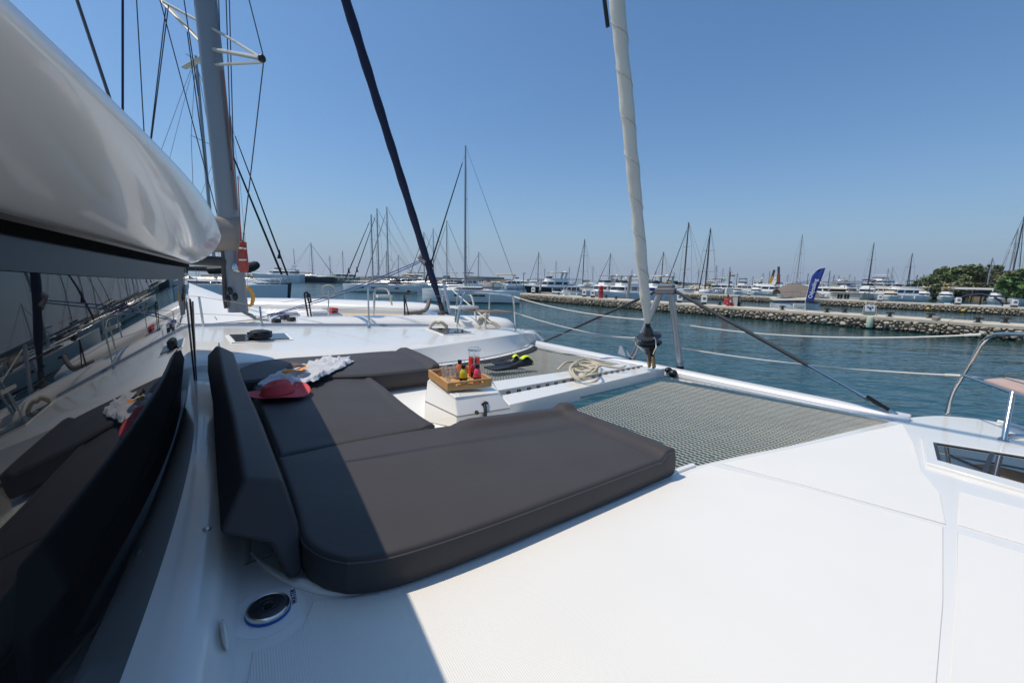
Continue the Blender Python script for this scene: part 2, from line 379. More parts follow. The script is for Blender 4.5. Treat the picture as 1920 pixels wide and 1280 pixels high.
sn = [D(1120, 892, -.04), D(1668, 789, -.02), D(1262, 711, -.02), D(1040, 778, -.04)]
# the starboard net runs under the pad's front edge to the flange
sn = [Vector((1.88, .92, dk(1.9, -.035))), Vector((4.66, .37, dk(4.66, -.02))), D(1258, 709, -.02), Vector((1.9, 1.93, dk(1.9, -.035)))]
t1 = net(sn, .044, .041, .0030).build('trampoline_net', netm, cat, recalc=False); tag(t1, kind='stuff')
pn = [D(905, 735, -.03), D(1160, 682, -.02), D(996, 650, -.02), D(880, 690, -.03)]
pn = [Vector((1.95, 2.9, dk(1.95, -.03))), D(1165, 681, -.01), D(995, 649, -.01), Vector((2.05, 4.0, dk(2.05, -.03)))]
t2 = net(pn, .044, .041, .0030).build('trampoline_net', netm, cat, recalc=False); tag(t2, kind='stuff')
def lace(pa, pb, n, amp, name='net_lacing'):
    m = MB(); P = []
    for i in range(n * 2 + 1): P.append(pa.lerp(pb, i / (2 * n)) + bs * (amp if i % 2 else -amp) + Vector((0, 0, .008 if i % 2 else 0)))
    m.tube(P, .006, 5); m.tube([pa + bs * amp, pb + bs * amp], .009, 6); return m.build(name, ropew, cat)
lace(D(1268, 711, -.01), D(1672, 790, -.01), 26, .02); lace(D(998, 651, 0), D(1170, 682, 0), 26, .02)

# port hull: crowned deck, steep inner face down to the trampoline flange
ch = [(.3, 3.95, 2.19), (1.13, 4.0, 2.15), (2.17, 4.2, 2.09), (3.32, 4.42, 2.079), (4.0, 4.6, 2.065), (4.32, 4.7, 2.05), (4.72, 5.0, 2.0)]
ot = [(-1.2, 6.3, 2.27), (.38, 6.3, 2.235), (2.0, 6.3, 2.14), (3.4, 6.22, 2.06), (4.3, 6.1, 2.0), (5.0, 5.85, 1.955), (5.25, 5.62, 1.93)]
bs_ = [(.3, 3.9, 1.95), (1.2, 3.95, 1.92), (2.2, 4.08, 1.885), (3.21, 4.2, 1.844), (4.0, 4.47, 1.815), (4.5, 4.72, 1.80), (4.9, 5.03, 1.775)]
ot2 = catmull(ot, 6); ch2 = catmull([(-1.2, 3.9, 2.27)] + ch, 5)[:37]; bs2 = catmull([(-1.2, 3.85, 2.05)] + bs_, 5)[:37]
nn = 37
def resample(P, n):
    L = [0]
    for a, b in zip(P, P[1:]): L.append(L[-1] + (b - a).length)
    out = []; j = 0
    for i in range(n):
        d = L[-1] * i / (n - 1)
        while j < len(P) - 2 and L[j + 1] < d: j += 1
        t = (d - L[j]) / max(1e-9, L[j + 1] - L[j]); out.append(P[j].lerp(P[j + 1], t))
    return out
O_, C_, B_ = resample(ot2, nn), resample(ch2, nn), resample(bs2, nn)
m = MB(); secs = []
for o_, c_, b_ in zip(O_, C_, B_):
    row = [Vector((o_.x, o_.y + .05, o_.z - .9)), Vector((o_.x, o_.y + .03, o_.z - .05)), o_.copy()]
    for k in range(1, 6):
        t = k / 6; p = o_.lerp(c_, t); p.z += .035 * math.sin(math.pi * t); row.append(p)
    row += [c_ + Vector((0, .03, .002)), c_ + Vector((0, -.012, -.018)), c_.lerp(b_, .5), b_ + Vector((0, 0, .02)), b_, b_ + Vector((0, .12, -1.2))]
    secs.append(row)
m.loft(secs, closed=False)
k = len(secs[0]); lastrow = len(secs) - 1
cap = [secs[-1][i] for i in range(k)]                        # rounded stem beyond the crossbeam
for s, sh, dr in ((.10, .96, .01), (.22, .86, .04), (.32, .70, .10), (.40, .5, .2), (.44, .25, .34)):
    c0 = sum(cap, Vector()) / k; secs.append([Vector((p.x + s, c0.y + (p.y - c0.y) * sh, p.z - dr)) for p in cap])
m2 = MB(); m2.loft(secs[-6:], closed=False); m2.build('bow_cap', gel, cat, angle=60)
m.build('hull', gel, cat, angle=22)
m = MB(); sec = []
for b_ in B_[10:-1]: sec.append([b_ + Vector((0, -.02, -.012)), b_ + Vector((0, -.02, .008)), b_ + Vector((.01, -.085, .004)), b_ + Vector((.01, -.085, -.012))])
m.loft(sec); m.build('net_flange', gel, cat)
proto = None
for i in range(9):
    p = B_[17 + i * 2] + Vector((.005, -.052, .007))
    if proto is None: proto = MB().lathe([(0, 0), (.009, 0), (.007, .004), (0, .005)], (0, 0, 0), 8).build('net_bolt', wire, cat); o = proto
    else: o = proto.copy(); COL.objects.link(o); o.parent = cat
    o.location = p
for x, y in ((1297, 868), (1335, 857)):
    o = proto.copy(); COL.objects.link(o); o.parent = cat; o.location = D(x, y, .004)
m = MB(); m.loft([[b_ + Vector((.01, -.085, .002)), b_ + Vector((.015, -.17, -.02)), b_ + Vector((.015, -.17, -.03)), b_ + Vector((.01, -.085, -.02))] for b_ in B_[12:-1]]); m.build('net_border', netb, cat)
# port toe rail, hatches, panel joints
m = MB(); m.loft([[p + Vector((0, .02, 0)), p + Vector((0, .02, .035)), p + Vector((0, -.012, .035)), p + Vector((0, -.03, 0))] for p in resample(ot2, nn)[:27]]); m.build('toe_rail', alupaint, cat)
def deckz_port(u, v):
    best = min(range(nn), key=lambda i: abs(O_[i].lerp(C_[i], max(0, min(1, (O_[i].y - v) / (O_[i].y - C_[i].y)))).x - u))
    t = (O_[best].y - v) / (O_[best].y - C_[best].y); return O_[best].lerp(C_[best], t).z + .035 * math.sin(math.pi * max(0, min(1, t)))
def on_port(x, y, lift=0.0):                                 # pixel -> port deck surface, by stepping across it
    best = None
    for i in range(120):
        v = 4.3 + 2.1 * i / 119; p = AV(x, y, v); e = abs(p.z - deckz_port(p.x, v))
        if best is None or e < best[0]: best = (e, p)
    q = best[1]; return Vector((q.x, q.y, deckz_port(q.x, q.y) + lift))
def hatch(px, lift=.012, name='deck_hatch'):
    P = [on_port(x, y, lift) for x, y in px]; c = sum(P, Vector()) / 4; m = MB(); P2 = [c + (p - c) * 1.13 for p in P]
    m.add([p - Vector((0, 0, .004)) for p in P2] + [p - Vector((0, 0, .05)) for p in P2], [(0, 1, 2, 3), (0, 4, 5, 1), (1, 5, 6, 2), (2, 6, 7, 3), (3, 7, 4, 0)])
    f = m.build('deck_hatch', gelm, cat); g = MB(); g.prism(P, (0, 0, .006)); g.build('pane', glassd, f); return f
hp1 = hatch([(430, 630), (441, 642), (543, 637), (533, 627)])
hatch([(803, 617), (833, 628), (884, 625), (858, 617)])
q = on_port(488, 637, .02); m = MB(); m.lathe([(0, 0), (.10, 0), (.115, .02), (.11, .045), (.085, .075), (.04, .085), (0, .086)], q, 20); m.build('vent_dome', blackp, hp1)
m = MB()
for i in range(6): a = i * 2 * math.pi / 6; m.box(q + Vector((.095 * math.cos(a), .095 * math.sin(a), .055)), (.03, .03, .02), a)
tag(m.build('vent_slot', mat('slot black', (.003, .003, .003), .9), hp1), kind='stuff')

# starboard bow hatch
H = [(1748, 832), (1757, 868), (1935, 917), (1935, 862)]
P = dkp([(D(x, y, .0).x, D(x, y, 0).y) for x, y in H]); c = sum(P, Vector()) / 4
m = MB(); P2 = [c + (p - c) * 1.0 for p in P]
rim = [D(x, y, 0) for x, y in [(1728, 822), (1736, 873), (1950, 935), (1950, 850)]]
def ring(outer_, inner_, h0, h1):
    m = MB(); n = len(outer_); z = lambda P, h: [p + Vector((0, 0, h)) for p in P]
    m.add(z(outer_, h0) + z(outer_, h1) + z(inner_, h1) + z(inner_, h0), [f for k in range(n) for f in ((k, (k + 1) % n, n + (k + 1) % n, n + k), (n + k, n + (k + 1) % n, 2 * n + (k + 1) % n, 2 * n + k), (2 * n + k, 2 * n + (k + 1) % n, 3 * n + (k + 1) % n, 3 * n + k))]); return m
f = bevel(ring(rim, P, .0, .022).build('deck_hatch', gel, cat), .006, 2)
m = MB(); m.prism([p + Vector((0, 0, .004)) for p in P], (0, 0, .004)); m.build('pane', glassd, f)
m = MB(); cc = [c + (p - c) * .90 for p in P]
for a, b in ((0, 1), (1, 2), (3, 0)): m.bar(P[a].lerp(cc[a], .5) + Vector((0, 0, .010)), P[b].lerp(cc[b], .5) + Vector((0, 0, .010)), .018, .006)
q1, q2 = P[0].lerp(P[3], .62), P[1].lerp(P[2], .52); m.bar(q1 + Vector((0, 0, .010)), q2 + Vector((0, 0, .010)), .022, .006)
m.build('hatch_frame', blackp, f)

# an added line overhead, run so that its thin shadow falls on the sunpad
sb_ = Vector((SUN_DIR.dot(FW), SUN_DIR.dot(PT), SUN_DIR.z)); qa, qb = D(1090, 795, .13), D(620, 868, .13)
ua, ub = qa + sb_ * (9.0 / sb_.z), qb + sb_ * (1.7 / sb_.z); dd_ = (ua - ub).normalized()
m = MB(); m.tube([ub - dd_ * .55, ub + dd_ * 16], .005, 6); m.build('halyard', darkwire, cat)
# ------------------------------------------------------------------ fore-cockpit console, rails, forestay and lines of the catamaran
podm = mat('cool white moulding', (.72, .73, .72), .35, var=.02)
def poly(px, dz): return [D(x, y, dz) for x, y in px]
lv = [poly([(795, 790), (857, 803), (958, 788), (934, 748), (868, 722), (806, 744)], -.01), poly([(797, 752), (858, 781), (956, 765), (936, 738), (872, 714), (806, 722)], .075),
      poly([(801, 714), (853, 748), (938, 739), (925, 716), (873, 704), (812, 704)], .165), poly([(804, 712), (854, 744), (935, 735), (922, 714), (873, 704), (814, 704)], .18)]
m = MB(); m.loft(lv); pod = bevel(m.build('console', gel, cat, angle=50), .030, 4, 30)
def onface(tri, x, y, lift=0.0):                             # pixel -> place on a flat face
    n = (tri[1] - tri[0]).cross(tri[2] - tri[0]).normalized(); e = Vector((0, 0, CAM_Z)); d = boat(ray(x, y)); d.normalize()
    if n.dot(d) > 0: n = -n
    return e + d * ((tri[0] - e).dot(n) / d.dot(n)) + n * lift, n
fr_up = (lv[1][1], lv[1][2], lv[2][1]); fr_lo = (lv[0][1], lv[0][2], lv[1][1]); lf_lo = (lv[0][0], lv[0][1], lv[1][0]); lf_up = (lv[1][0], lv[1][1], lv[2][0])
m = MB(); m.tube([lv[1][0].lerp(lv[1][1], t) for t in (.02, .5, .98)] + [lv[1][1].lerp(lv[1][2], t) for t in (.02, .5, .99)], .0045, 6); m.build('lid_seam', mat('shadow gap', (.22, .22, .22), .8), pod)
O = [onface(lf_lo, x, y, .002)[0] for x, y in ((806, 758), (830, 774), (829, 788), (806, 773))]; nl = onface(lf_lo, 815, 770)[1]
m = MB(); m.prism(O, nl * .003); rc = m.build('recess', mat('dark recess', (.07, .065, .06), .7), pod)
q = O[1].lerp(O[2], .45).lerp(O[3], .25) + nl * .006; m = MB(); m.ball(q, .018, 10, 6, (1, 1, 1)); m.build('catch', alu, rc)
m = MB(); m.bar(O[3], O[2], .012, .010); m.build('recess_sill', gel, rc)
q, nf = onface(fr_up, 907, 757, .012); q2 = onface(fr_lo, 908, 783, .014)[0]; sd = nf.cross(Vector((0, 0, 1))).normalized()
m = MB(); m.tube([q, q.lerp(q2, .3) + nf * .006, q2], [.008, .011, .012], 8); m.tube([q - sd * .026 - Vector((0, 0, .006)), q + nf * .004 + Vector((0, 0, .005)), q + sd * .026 - Vector((0, 0, .006))], .0085, 8); m.build('rubber_latch', blackp, pod)
q, nf = onface(fr_lo, 894, 773, .001); m = MB(); m.lathe([(0, 0), (.022, 0), (.020, .003), (0, .003)], q, 12, axis=nf, sx=.6); m.build('drain_hole', blackp, pod)
m = MB(); m.tube([D(851, 747, .15), D(851, 740, .172), D(855, 738, .185), D(862, 741, .18)], .007, 7); m.build('lid_hook', gel, pod)
# locker front below the port pad
a, b = D(690, 722, .03), D(815, 706, .03)
m = MB(); m.prism([a, b, b - Vector((0, 0, .20)), a - Vector((0, 0, .20))], (b - a).cross(Vector((0, 0, 1))).normalized() * -.03); lk = m.build('locker_front', podm, cat)
m = MB(); q = D(739, 745, -.06); m.ball(q, .016, 10, 6); m.build('lock', alu, lk)

# seagull striker: two raked legs, head casting, two dark stays
hd = AV(1249, 543, 2.5)
lb, rb = D(1183, 676, .05), D(1276, 692, .04)
lt, rt = hd + Vector((0, .075, -.03)), hd + Vector((0, -.075, -.03))
hl, hr = AU(1238, 549, 4.7), AU(1258, 549, 4.72); hd = (hl + hr) / 2
for p0, p1 in ((lb, hl), (rb, hr)):
    m = MB(); m.tube([p0 - Vector((0, 0, .02)), p0.lerp(p1, .06), p1], .038, 14); o = m.build('striker_leg', alupaint, cat)
    m = MB(); m.tube([p0 - Vector((0, 0, .03)), p0.lerp(p1, .05)], .043, 14); m.tube([p0.lerp(p1, .095), p0.lerp(p1, .10)], .0395, 14); m.build('leg_foot', blackp, o)
d = (hr - hl).normalized()
m = MB(); m.bar(hl - d * .055 + Vector((0, 0, .02)), hr + d * .055 + Vector((0, 0, .02)), .10, .075); m.bar(hl - d * .03 + Vector((0, 0, .075)), hr + d * .03 + Vector((0, 0, .075)), .08, .05)
bevel(m.build('striker_head', mat('cast grey bracket', (.16, .16, .165), .5), cat), .012, 2)
pe = D(1012, 644, .03); se = D(1692, 783, .02)
m = MB(); m.tube([hl - d * .05 + Vector((0, 0, .02)), pe], .019, 8); m.build('striker_stay', darkwire, cat)
e1 = hr + d * .05 + Vector((0, 0, .02)); k1 = e1.lerp(se, .66); k2 = e1.lerp(se, .83)
m = MB(); m.tube([e1, k1], .020, 8); st = m.build('striker_stay', darkwire, cat)
m = MB(); m.tube([k1, k1.lerp(k2, .15), k2], [.017, .014, .013], 8); m.build('turnbuckle', steel, st)
m = MB(); m.tube([k2, k2.lerp(se, .25), k2.lerp(se, .8), se], [.012, .024, .02, .008], 8); m.build('toggle', steel, st)
m = MB(); sw = (se - k2).cross(Vector((0, 0, 1))).normalized(); m.bar(k2.lerp(se, .3) + sw * .02 + Vector((0, 0, .02)), k2.lerp(se, .75) + sw * .02 + Vector((0, 0, .01)), .012, .03); m.build('chainplate', blackp, st)
q = D(1172, 668, .06); m = MB(); m.prism([q, q + Vector((.02, .14, .02)), q + Vector((.05, .14, .13)), q + Vector((.04, .10, .14)), q + Vector((.01, .02, .04))], (.02, 0, 0)); m.prism([q + Vector((.03, -.07, 0)), q + Vector((.05, .0, 0)), q + Vector((.06, .02, .08)), q + Vector((.04, -.05, .02))], (.015, 0, 0)); m.build('anchor_roller', alupaint, cat)

# furled headsail on its stay with the furler drum
tack = AV(1222, 686, 2.45); tp = AV(1157, 5, 2.45); sd_ = (tp - tack).normalized()
def onstay(y):
    best = None
    for i in range(2001):
        p = tack + sd_ * (i * .01); dd = p - EYE; e = abs(640 - FPX * dd.dot(cu) / max(.01, dd.dot(wfw)) - y)
        if best is None or e < best[0]: best = (e, p, i * .01)
    return best[1], best[2]
wfw = Vector((fw.dot(FW), fw.dot(PT), fw.z)); EYE_ = Vector((0, 0, CAM_Z))
cub = Vector((cu.dot(FW), cu.dot(PT), cu.z))
def onstay(y):
    best = None
    for i in range(3001):
        p = tack + sd_ * (i * .005); dd = p - EYE_; e = abs(640 - FPX * dd.dot(cub) / max(.01, dd.dot(wfw)) - y)
        if best is None or e < best[0]: best = (e, i * .005)
    return best[1]
sail = mat('furled sailcloth', (.74, .70, .61), .85, var=.08, vscale=5, bump=.004, bscale=16)
uvs = mat('grey spreader tape', (.50, .48, .42), .85)
L0, L1 = onstay(605), onstay(40)
e1 = sd_.cross(Vector((0, 0, 1))).normalized(); e2 = sd_.cross(e1)
m = MB(); secs = []; NS = 220; NC = 22; LT = L1 + 9.0
for i in range(NS + 1):
    L = L0 + (LT - L0) * (i / NS) ** 1.35; g = (L - L0)
    base = .052 + .010 * min(1, g / 2) + .003 * math.sin(g * 9) + .002 * math.sin(g * 23 + 1)
    if g < .30: base *= .55 + 1.5 * g
    row = []
    for k in range(NC):
        a = 2 * math.pi * k / NC; ph = (a / (2 * math.pi) + g * 2.7) % 1.0     # the leech spirals round the roll
        r = base * (1 + .085 * (1 - ph) + (.05 * math.exp(-((ph - .94) / .05) ** 2)) - (.06 * math.exp(-((ph - .03) / .03) ** 2)))
        row.append(tack + sd_ * L + e1 * (math.cos(a) * r) + e2 * (math.sin(a) * r))
    secs.append(row)
m.loft(secs); fs = m.build('furled_jib', sail, cat, angle=70)
m = MB(); P = []
for i in range(900):
    L = L0 + .3 + (LT - L0 - .3) * i / 899; g = L - L0; a = -2 * math.pi * (g * 2.7) + .25
    r = (.052 + .010 * min(1, g / 2)) * 1.09
    P.append(tack + sd_ * L + e1 * (math.cos(a) * r) + e2 * (math.sin(a) * r))
m.tube(P, .0045, 4, flat=.6); m.build('leech_tape', uvs, fs)
m = MB(); m.tube([tack + sd_ * (L0 - .25), tack + sd_ * (L0 + .3)], .028, 10); m.build('foil', blackp, fs)
m = MB(); m.tube([tack + sd_ * L1 + e1 * .12, tack + sd_ * (L1 + .35) + e1 * .13], .02, 6); m.build('head_patch', blackp, fs)
ld = onstay(637)
m = MB(); m.lathe([(0, -.055), (.10, -.055), (.135, -.048), (.14, -.04), (.10, -.03), (.09, 0), (.10, .03), (.14, .045), (.135, .055), (.06, .06), (.05, .12), (.035, .16), (0, .16)], tack + sd_ * ld, 24, axis=sd_)
dr = m.build('furler_drum', mat('dark furler', (.03, .032, .036), .3), cat)
m = MB(); m.lathe([(0, -.27), (.03, -.27), (.03, -.20), (.055, -.17), (.06, -.10), (.075, -.09), (.075, -.056), (0, -.056)], tack + sd_ * ld, 16, axis=sd_); m.build('drum_hub', blackp, dr)
m = MB()
for a in (.6, 2.6, 4.6): w_ = e1 * math.cos(a) + e2 * math.sin(a); c = tack + sd_ * ld; m.tube([c + w_ * .06 - sd_ * .16, c + w_ * .12 - sd_ * .075, c + w_ * .15 - sd_ * .04, c + w_ * .15 + sd_ * .05, c + w_ * .12 + sd_ * .07], .007, 6)
m.build('drum_guard', steel, dr)
bronze = mat('weathered bronze', (.30, .22, .12), .45, metal=.6, var=.4, vscale=30)
m = MB()
for s in (-1, 1): m.bar(tack + e1 * (.03 * s) - sd_ * .02, tack + sd_ * (ld - .2) + e1 * (.03 * s), .02, .05, up=e2)
m.build('tack_toggle', bronze, dr)

# starboard bow pulpit with its teak seat
b1, b2 = D(1775, 776, 0), D(1882, 826, 0)
def plane_u(x, y, u): return AU(x, y, u)
p1 = [b1] + [AU(x, y, b1.x + k) for x, y, k in ((1786, 737, .0), (1806, 703, -.02), (1834, 655, -.06), (1843, 642, -.08), (1856, 631, -.13), (1875, 626, -.22), (1925, 627, -.50), (1990, 627, -.9))]
m = MB(); m.tube(catmull(p1, 6), .0165, 12); pul = m.build('pulpit', steel, cat)
sj = AU(1806, 703, b1.x - .02)
zr = sj.z - .01
s2 = AZ(1899, 736, zr)
m = MB(); m.tube([b2, s2 + Vector((0, 0, 0))], .0175, 12); m.lathe([(0, 0), (.035, 0), (.033, .006), (.018, .012), (0, .012)], b2, 14); m.build('pulpit_leg', steel, pul)
m = MB(); m.lathe([(0, 0), (.034, 0), (.033, .006), (.017, .012), (0, .012)], b1, 14); m.build('pulpit_foot', steel, pul)
far_s, near_s = AZ(1930, 718, zr), AZ(1925, 742, zr)
m = MB(); m.tube([sj, s2, AZ(1960, 752, zr)], .014, 8); m.tube([sj, far_s, AZ(1970, 722, zr)], .010, 8); m.build('seat_frame', steel, pul)
m = MB(); m.prism([sj.lerp(s2, .45) + Vector((0, 0, .012)), s2 + Vector((0, 0, .012)), AZ(1960, 750, zr + .012), AZ(1960, 722, zr + .012), far_s.lerp(sj, .35) + Vector((0, 0, .012))], (0, 0, .014)); m.build('seat', mat('weathered teak seat', (.50, .36, .30), .55, var=.2, vscale=14), pul)
m = MB(); q = D(1912, 824, .012); m.tube([q + Vector((-.12, .10, 0)), q + Vector((-.06, .05, .03)), q + Vector((.02, -.03, .03)), q + Vector((.08, -.1, 0))], .018, 8); m.build('mooring_cleat', steel, cat)

# port bow pulpit and stanchions
def pv(x, y, v): return AV(x, y, v)
pa, pb_, pc, pd = on_port(966, 619), on_port(910, 613), on_port(861, 612), on_port(916, 613)
f0 = on_port(967, 620); f1 = on_port(857, 613); f2 = on_port(910, 617)
top = [f1, AV(859, 590, f1.y), AV(866, 560, f1.y), AV(872, 549, f1.y), AV(882, 546, f1.y), AV(930, 550, (f0.y + f1.y) / 2), AV(957, 554, f0.y), AV(962, 558, f0.y), AV(964, 575, f0.y), f0]
m = MB(); m.tube(catmull(top, 5), .0155, 10); pp = m.build('pulpit', steel, cat)
m = MB(); m.tube([f2, AV(911, 585, f2.y)], .0155, 8); m.tube([on_port(917, 614), AV(918, 551, on_port(917, 614).y)], .0155, 8); m.build('pulpit_leg', steel, pp)
sz = AV(963, 586, f0.y).z
m = MB(); m.prism([AZ(868, 582, sz), AZ(905, 586, sz), AZ(962, 587, sz), AZ(930, 583, sz)], (0, 0, .02)); m.build('seat', teak, pp)
for bx, by, tx, ty in ((383, 620, 373, 556), (492, 612, 487, 574), (692, 615, 690, 540)):
    q = on_port(bx, by) if bx > 600 else AV(bx, by, 6.25); t = AV(tx, ty, q.y)
    m = MB(); m.tube([q, q + (t - q) * .98, t], [.0135, .0125, .010], 8); s_ = m.build('stanchion', steel, cat)
    m = MB(); m.lathe([(0, 0), (.03, 0), (.026, .02), (.015, .05), (0, .05)], q, 10); m.build('stanchion_base', steel, s_)
    if bx > 600: mid = t
    elif bx > 450: mid2 = t; mq2 = q
    else: mid3 = t; mq3 = q
m = MB(); m.tube([mid3 + Vector((-1.5, .05, .1)), mid3, mid2, mid, AV(864, 560, f1.y)], .003, 5); m.build('lifeline', wire, cat)
m = MB(); m.tube([mq3.lerp(mid3, .5) + Vector((-1.5, 0, .1)), mq3.lerp(mid3, .5), mq2.lerp(mid2, .5), AV(691, 576, mid.y), AV(860, 585, f1.y)], .003, 5); m.build('lifeline', wire, cat)
# guard lines from the pulpits to the striker legs
def guard(a, b, s, r=.0075):
    m = MB(); P = sag(a, b, s, 18); m.tube(P, r, 6); o = m.build('guard_line', ropew, cat)
    for k, j, L in ((-1, -2, .10), (0, 1, .14)): dd = (P[j] - P[k]).normalized(); m = MB(); m.tube([P[k], P[k] + dd * L], .0115, 6); m.build('line_end', ropew, o)
def leg(p0, p1, y):
    k = min((abs(640 - FPX * ((p0.lerp(p1, i / 200) - EYE_).dot(cub)) / ((p0.lerp(p1, i / 200) - EYE_).dot(wfw)) - y), i) for i in range(201))[1]; return p0.lerp(p1, k / 200)
guard(AV(963, 556, f0.y), leg(lb, hl, 600), .06); guard(AV(965, 586, f0.y), leg(lb, hl, 639), .05); guard(f0 + Vector((.05, -.05, .03)), leg(lb, hl, 634), .015)
guard(leg(rb, hr, 606), AU(1838, 627, b1.x - .07), .09); guard(leg(rb, hr, 651), AU(1800, 704, b1.x - .02), .05)
# ------------------------------------------------------------------ cushions, hat, towel, tray with drinks, fins, rope, filler cap
leather = mat('dark grey leatherette', (.058, .053, .054), .52, spec=.22, var=.10, vscale=3.5, bump=.0012, bscale=18)
pipe = mat('piping with painted highlight', (.085, .08, .08), .35)  # lighter than the cover: the seam's highlight is put into the colour
def local_of(root_uvz):
    o = Vector(root_uvz); return Matrix.Translation(-o)
def resamp2(P, n): return resample([Vector((p[0], p[1], 0)) for p in P], n)
def pad(b0, b1, l0, l1, zb, zt, r=.016, rolls=(), nu=44, nv=36, wav=.004, seed=1):
    """Coons patch: b0/b1 aft->fore edges, l0/l1 the edges joining them; rolls: (edge, width, height, from, to)."""
    rnd = random.Random(seed); e = lambda i, n: .5 - .5 * math.cos(math.pi * i / n) if True else i / n
    S = [e(i, nu) for i in range(nu + 1)]; T = [e(j, nv) for j in range(nv + 1)]
    def at(P, t):
        k = t * (len(P) - 1); i = min(int(k), len(P) - 2); return P[i].lerp(P[i + 1], k - i)
    B0, B1, L0_, L1_ = [resamp2(P, 60) for P in (b0, b1, l0, l1)]
    c00, c10, c01, c11 = B0[0], B0[-1], B1[0], B1[-1]
    w1 = [rnd.uniform(0, 6) for _ in range(6)]; verts = []
    len_u = (c10 - c00).length; len_v = (c01 - c00).length
    for s in S:
        for t in T:
            p = at(B0, s) * (1 - t) + at(B1, s) * t + at(L0_, t) * (1 - s) + at(L1_, t) * s - (c00 * (1 - s) * (1 - t) + c10 * s * (1 - t) + c01 * (1 - s) * t + c11 * s * t)
            du, dv = min(s, 1 - s) * len_u, min(t, 1 - t) * len_v; d = min(du, dv); z = zt(p.x)
            if d < r: z -= r - math.sqrt(max(0, r * r - (r - d) ** 2))
            z += wav * (math.sin(p.x * 7 + w1[0] + 1.5 * math.sin(p.y * 5)) * math.sin(p.y * 6 + w1[1])) * min(1, d / .12) + .008 * min(1, d / .2)
            for (ed, wd, hg, f, g) in rolls:
                dd = {'b0': t * len_v, 'b1': (1 - t) * len_v, 'l0': s * len_u, 'l1': (1 - s) * len_u}[ed]; q = s if ed[0] == 'b' else t
                if dd < wd and f <= q <= g:
                    k = dd / wd; z += hg * (1 if k < .5 else .5 + .5 * math.cos(math.pi * (k - .5) * 2)) * min(1, max(0, (q - f) / .05 + (1 if f <= 0 else 0)), max(0, (g - q) / .05 + (1 if g >= 1 else 0)))
                    if abs(k - .95) < .12: z -= .004
            verts.append(Vector((p.x, p.y, z)))
    W = nv + 1; fs = [(i * W + j, (i + 1) * W + j, (i + 1) * W + j + 1, i * W + j + 1) for i in range(nu) for j in range(nv)]
    rim = [i * W for i in range(nu + 1)] + [nu * W + j for j in range(1, nv + 1)] + [i * W + nv for i in range(nu - 1, -1, -1)] + [j for j in range(nv - 1, 0, -1)]
    m = MB(); m.v = list(verts); m.f = list(fs); prev = rim
    cen = sum((verts[i] for i in rim), Vector()) / len(rim)
    for zf, inw in ((.45, -.008), (.12, -.004), (0, .012)):
        new = []
        for i in rim:
            p = verts[i]; z0 = zb(p.x); dirn = (Vector((cen.x, cen.y, 0)) - Vector((p.x, p.y, 0))).normalized(); new.append(len(m.v)); m.v.append(Vector((p.x + dirn.x * inw, p.y + dirn.y * inw, z0 + (p.z - z0) * zf)))
        for k in range(len(rim)): q = (k + 1) % len(rim); m.f.append((prev[k], prev[q], new[q], new[k]))
        prev = new
    m.f.append(tuple(prev))
    seam = [verts[i] + Vector((0, 0, .002)) for i in rim]
    return m, seam
def uvp(px, dz): return [(D(x, y, dz).x, D(x, y, dz).y) for x, y in px]
def cushion(label, px_edges, dz, dzb, rolls=(), name='seat_cushion', seed=1, group='black lounge cushions on the foredeck', **kw):
    E4 = [uvp(e, dz) if not kw.get('smooth') else [(p.x, p.y) for p in catmull([(a, b, 0) for a, b in uvp(e, dz)], 5)] for e in px_edges]
    kw.pop('smooth', None)
    m, seam = pad(*E4, zb=lambda u: dk(u, dzb), zt=lambda u: dk(u, dz), rolls=rolls, seed=seed, **kw)
    c = sum((Vector((a, b, 0)) for e in E4 for a, b in e), Vector()) / sum(len(e) for e in E4); c.z = dk(c.x, dzb)
    root = aboard(name, label, 'cushion', c, group); loc = local_of(c)
    body = m.build('cover', leather, root, angle=60, local=loc)
    s = MB(); s.tube(seam + [seam[0]], .0032, 4, cap=False); s.build('piping', pipe, root, local=loc)
    return root, c
# starboard pad: edges aft->fore on the outer side (b0) and inner side (b1); l0 aft end, l1 fore end
cushion('black leatherette sunpad nearest the camera, raised rolls along two edges, shade line across it',
        [[(650, 1047), (735, 1036), (900, 985), (1080, 920), (1266, 851)], [(520, 858), (650, 828), (800, 802), (940, 784), (1062, 768)],
         [(650, 1047), (605, 1036), (570, 1012), (560, 985), (548, 940), (535, 900), (520, 858)], [(1266, 851), (1200, 822), (1062, 768)]],
        .12, .004, rolls=(('b1', .115, .03, .50, 1.0), ('l1', .125, .03, 0.0, 1.0)), smooth=True, seed=2)
cushion('black leatherette centre sunpad under the red straw hat', [[(524, 853), (600, 838), (700, 820), (795, 802), (815, 797)], [(468, 706), (540, 704), (620, 702), (665, 702), (690, 706)],
        [(524, 853), (500, 790), (480, 740), (468, 706)], [(815, 797), (790, 782), (755, 756), (722, 728), (690, 706)]], .125, .01, rolls=(('l1', .09, .010, 0, 1),), smooth=True, seed=3)
cushion('black leatherette sunpad beside the port hull with a crumpled cover laid on it', [[(455, 714), (520, 708), (620, 704), (700, 701), (824, 688)], [(449, 691), (490, 676), (560, 668), (650, 662), (762, 655)],
        [(455, 714), (448, 705), (449, 691)], [(824, 688), (812, 678), (786, 665), (762, 655)]], .16, .02, rolls=(('l1', .12, .03, 0, 1),), smooth=True, seed=5)

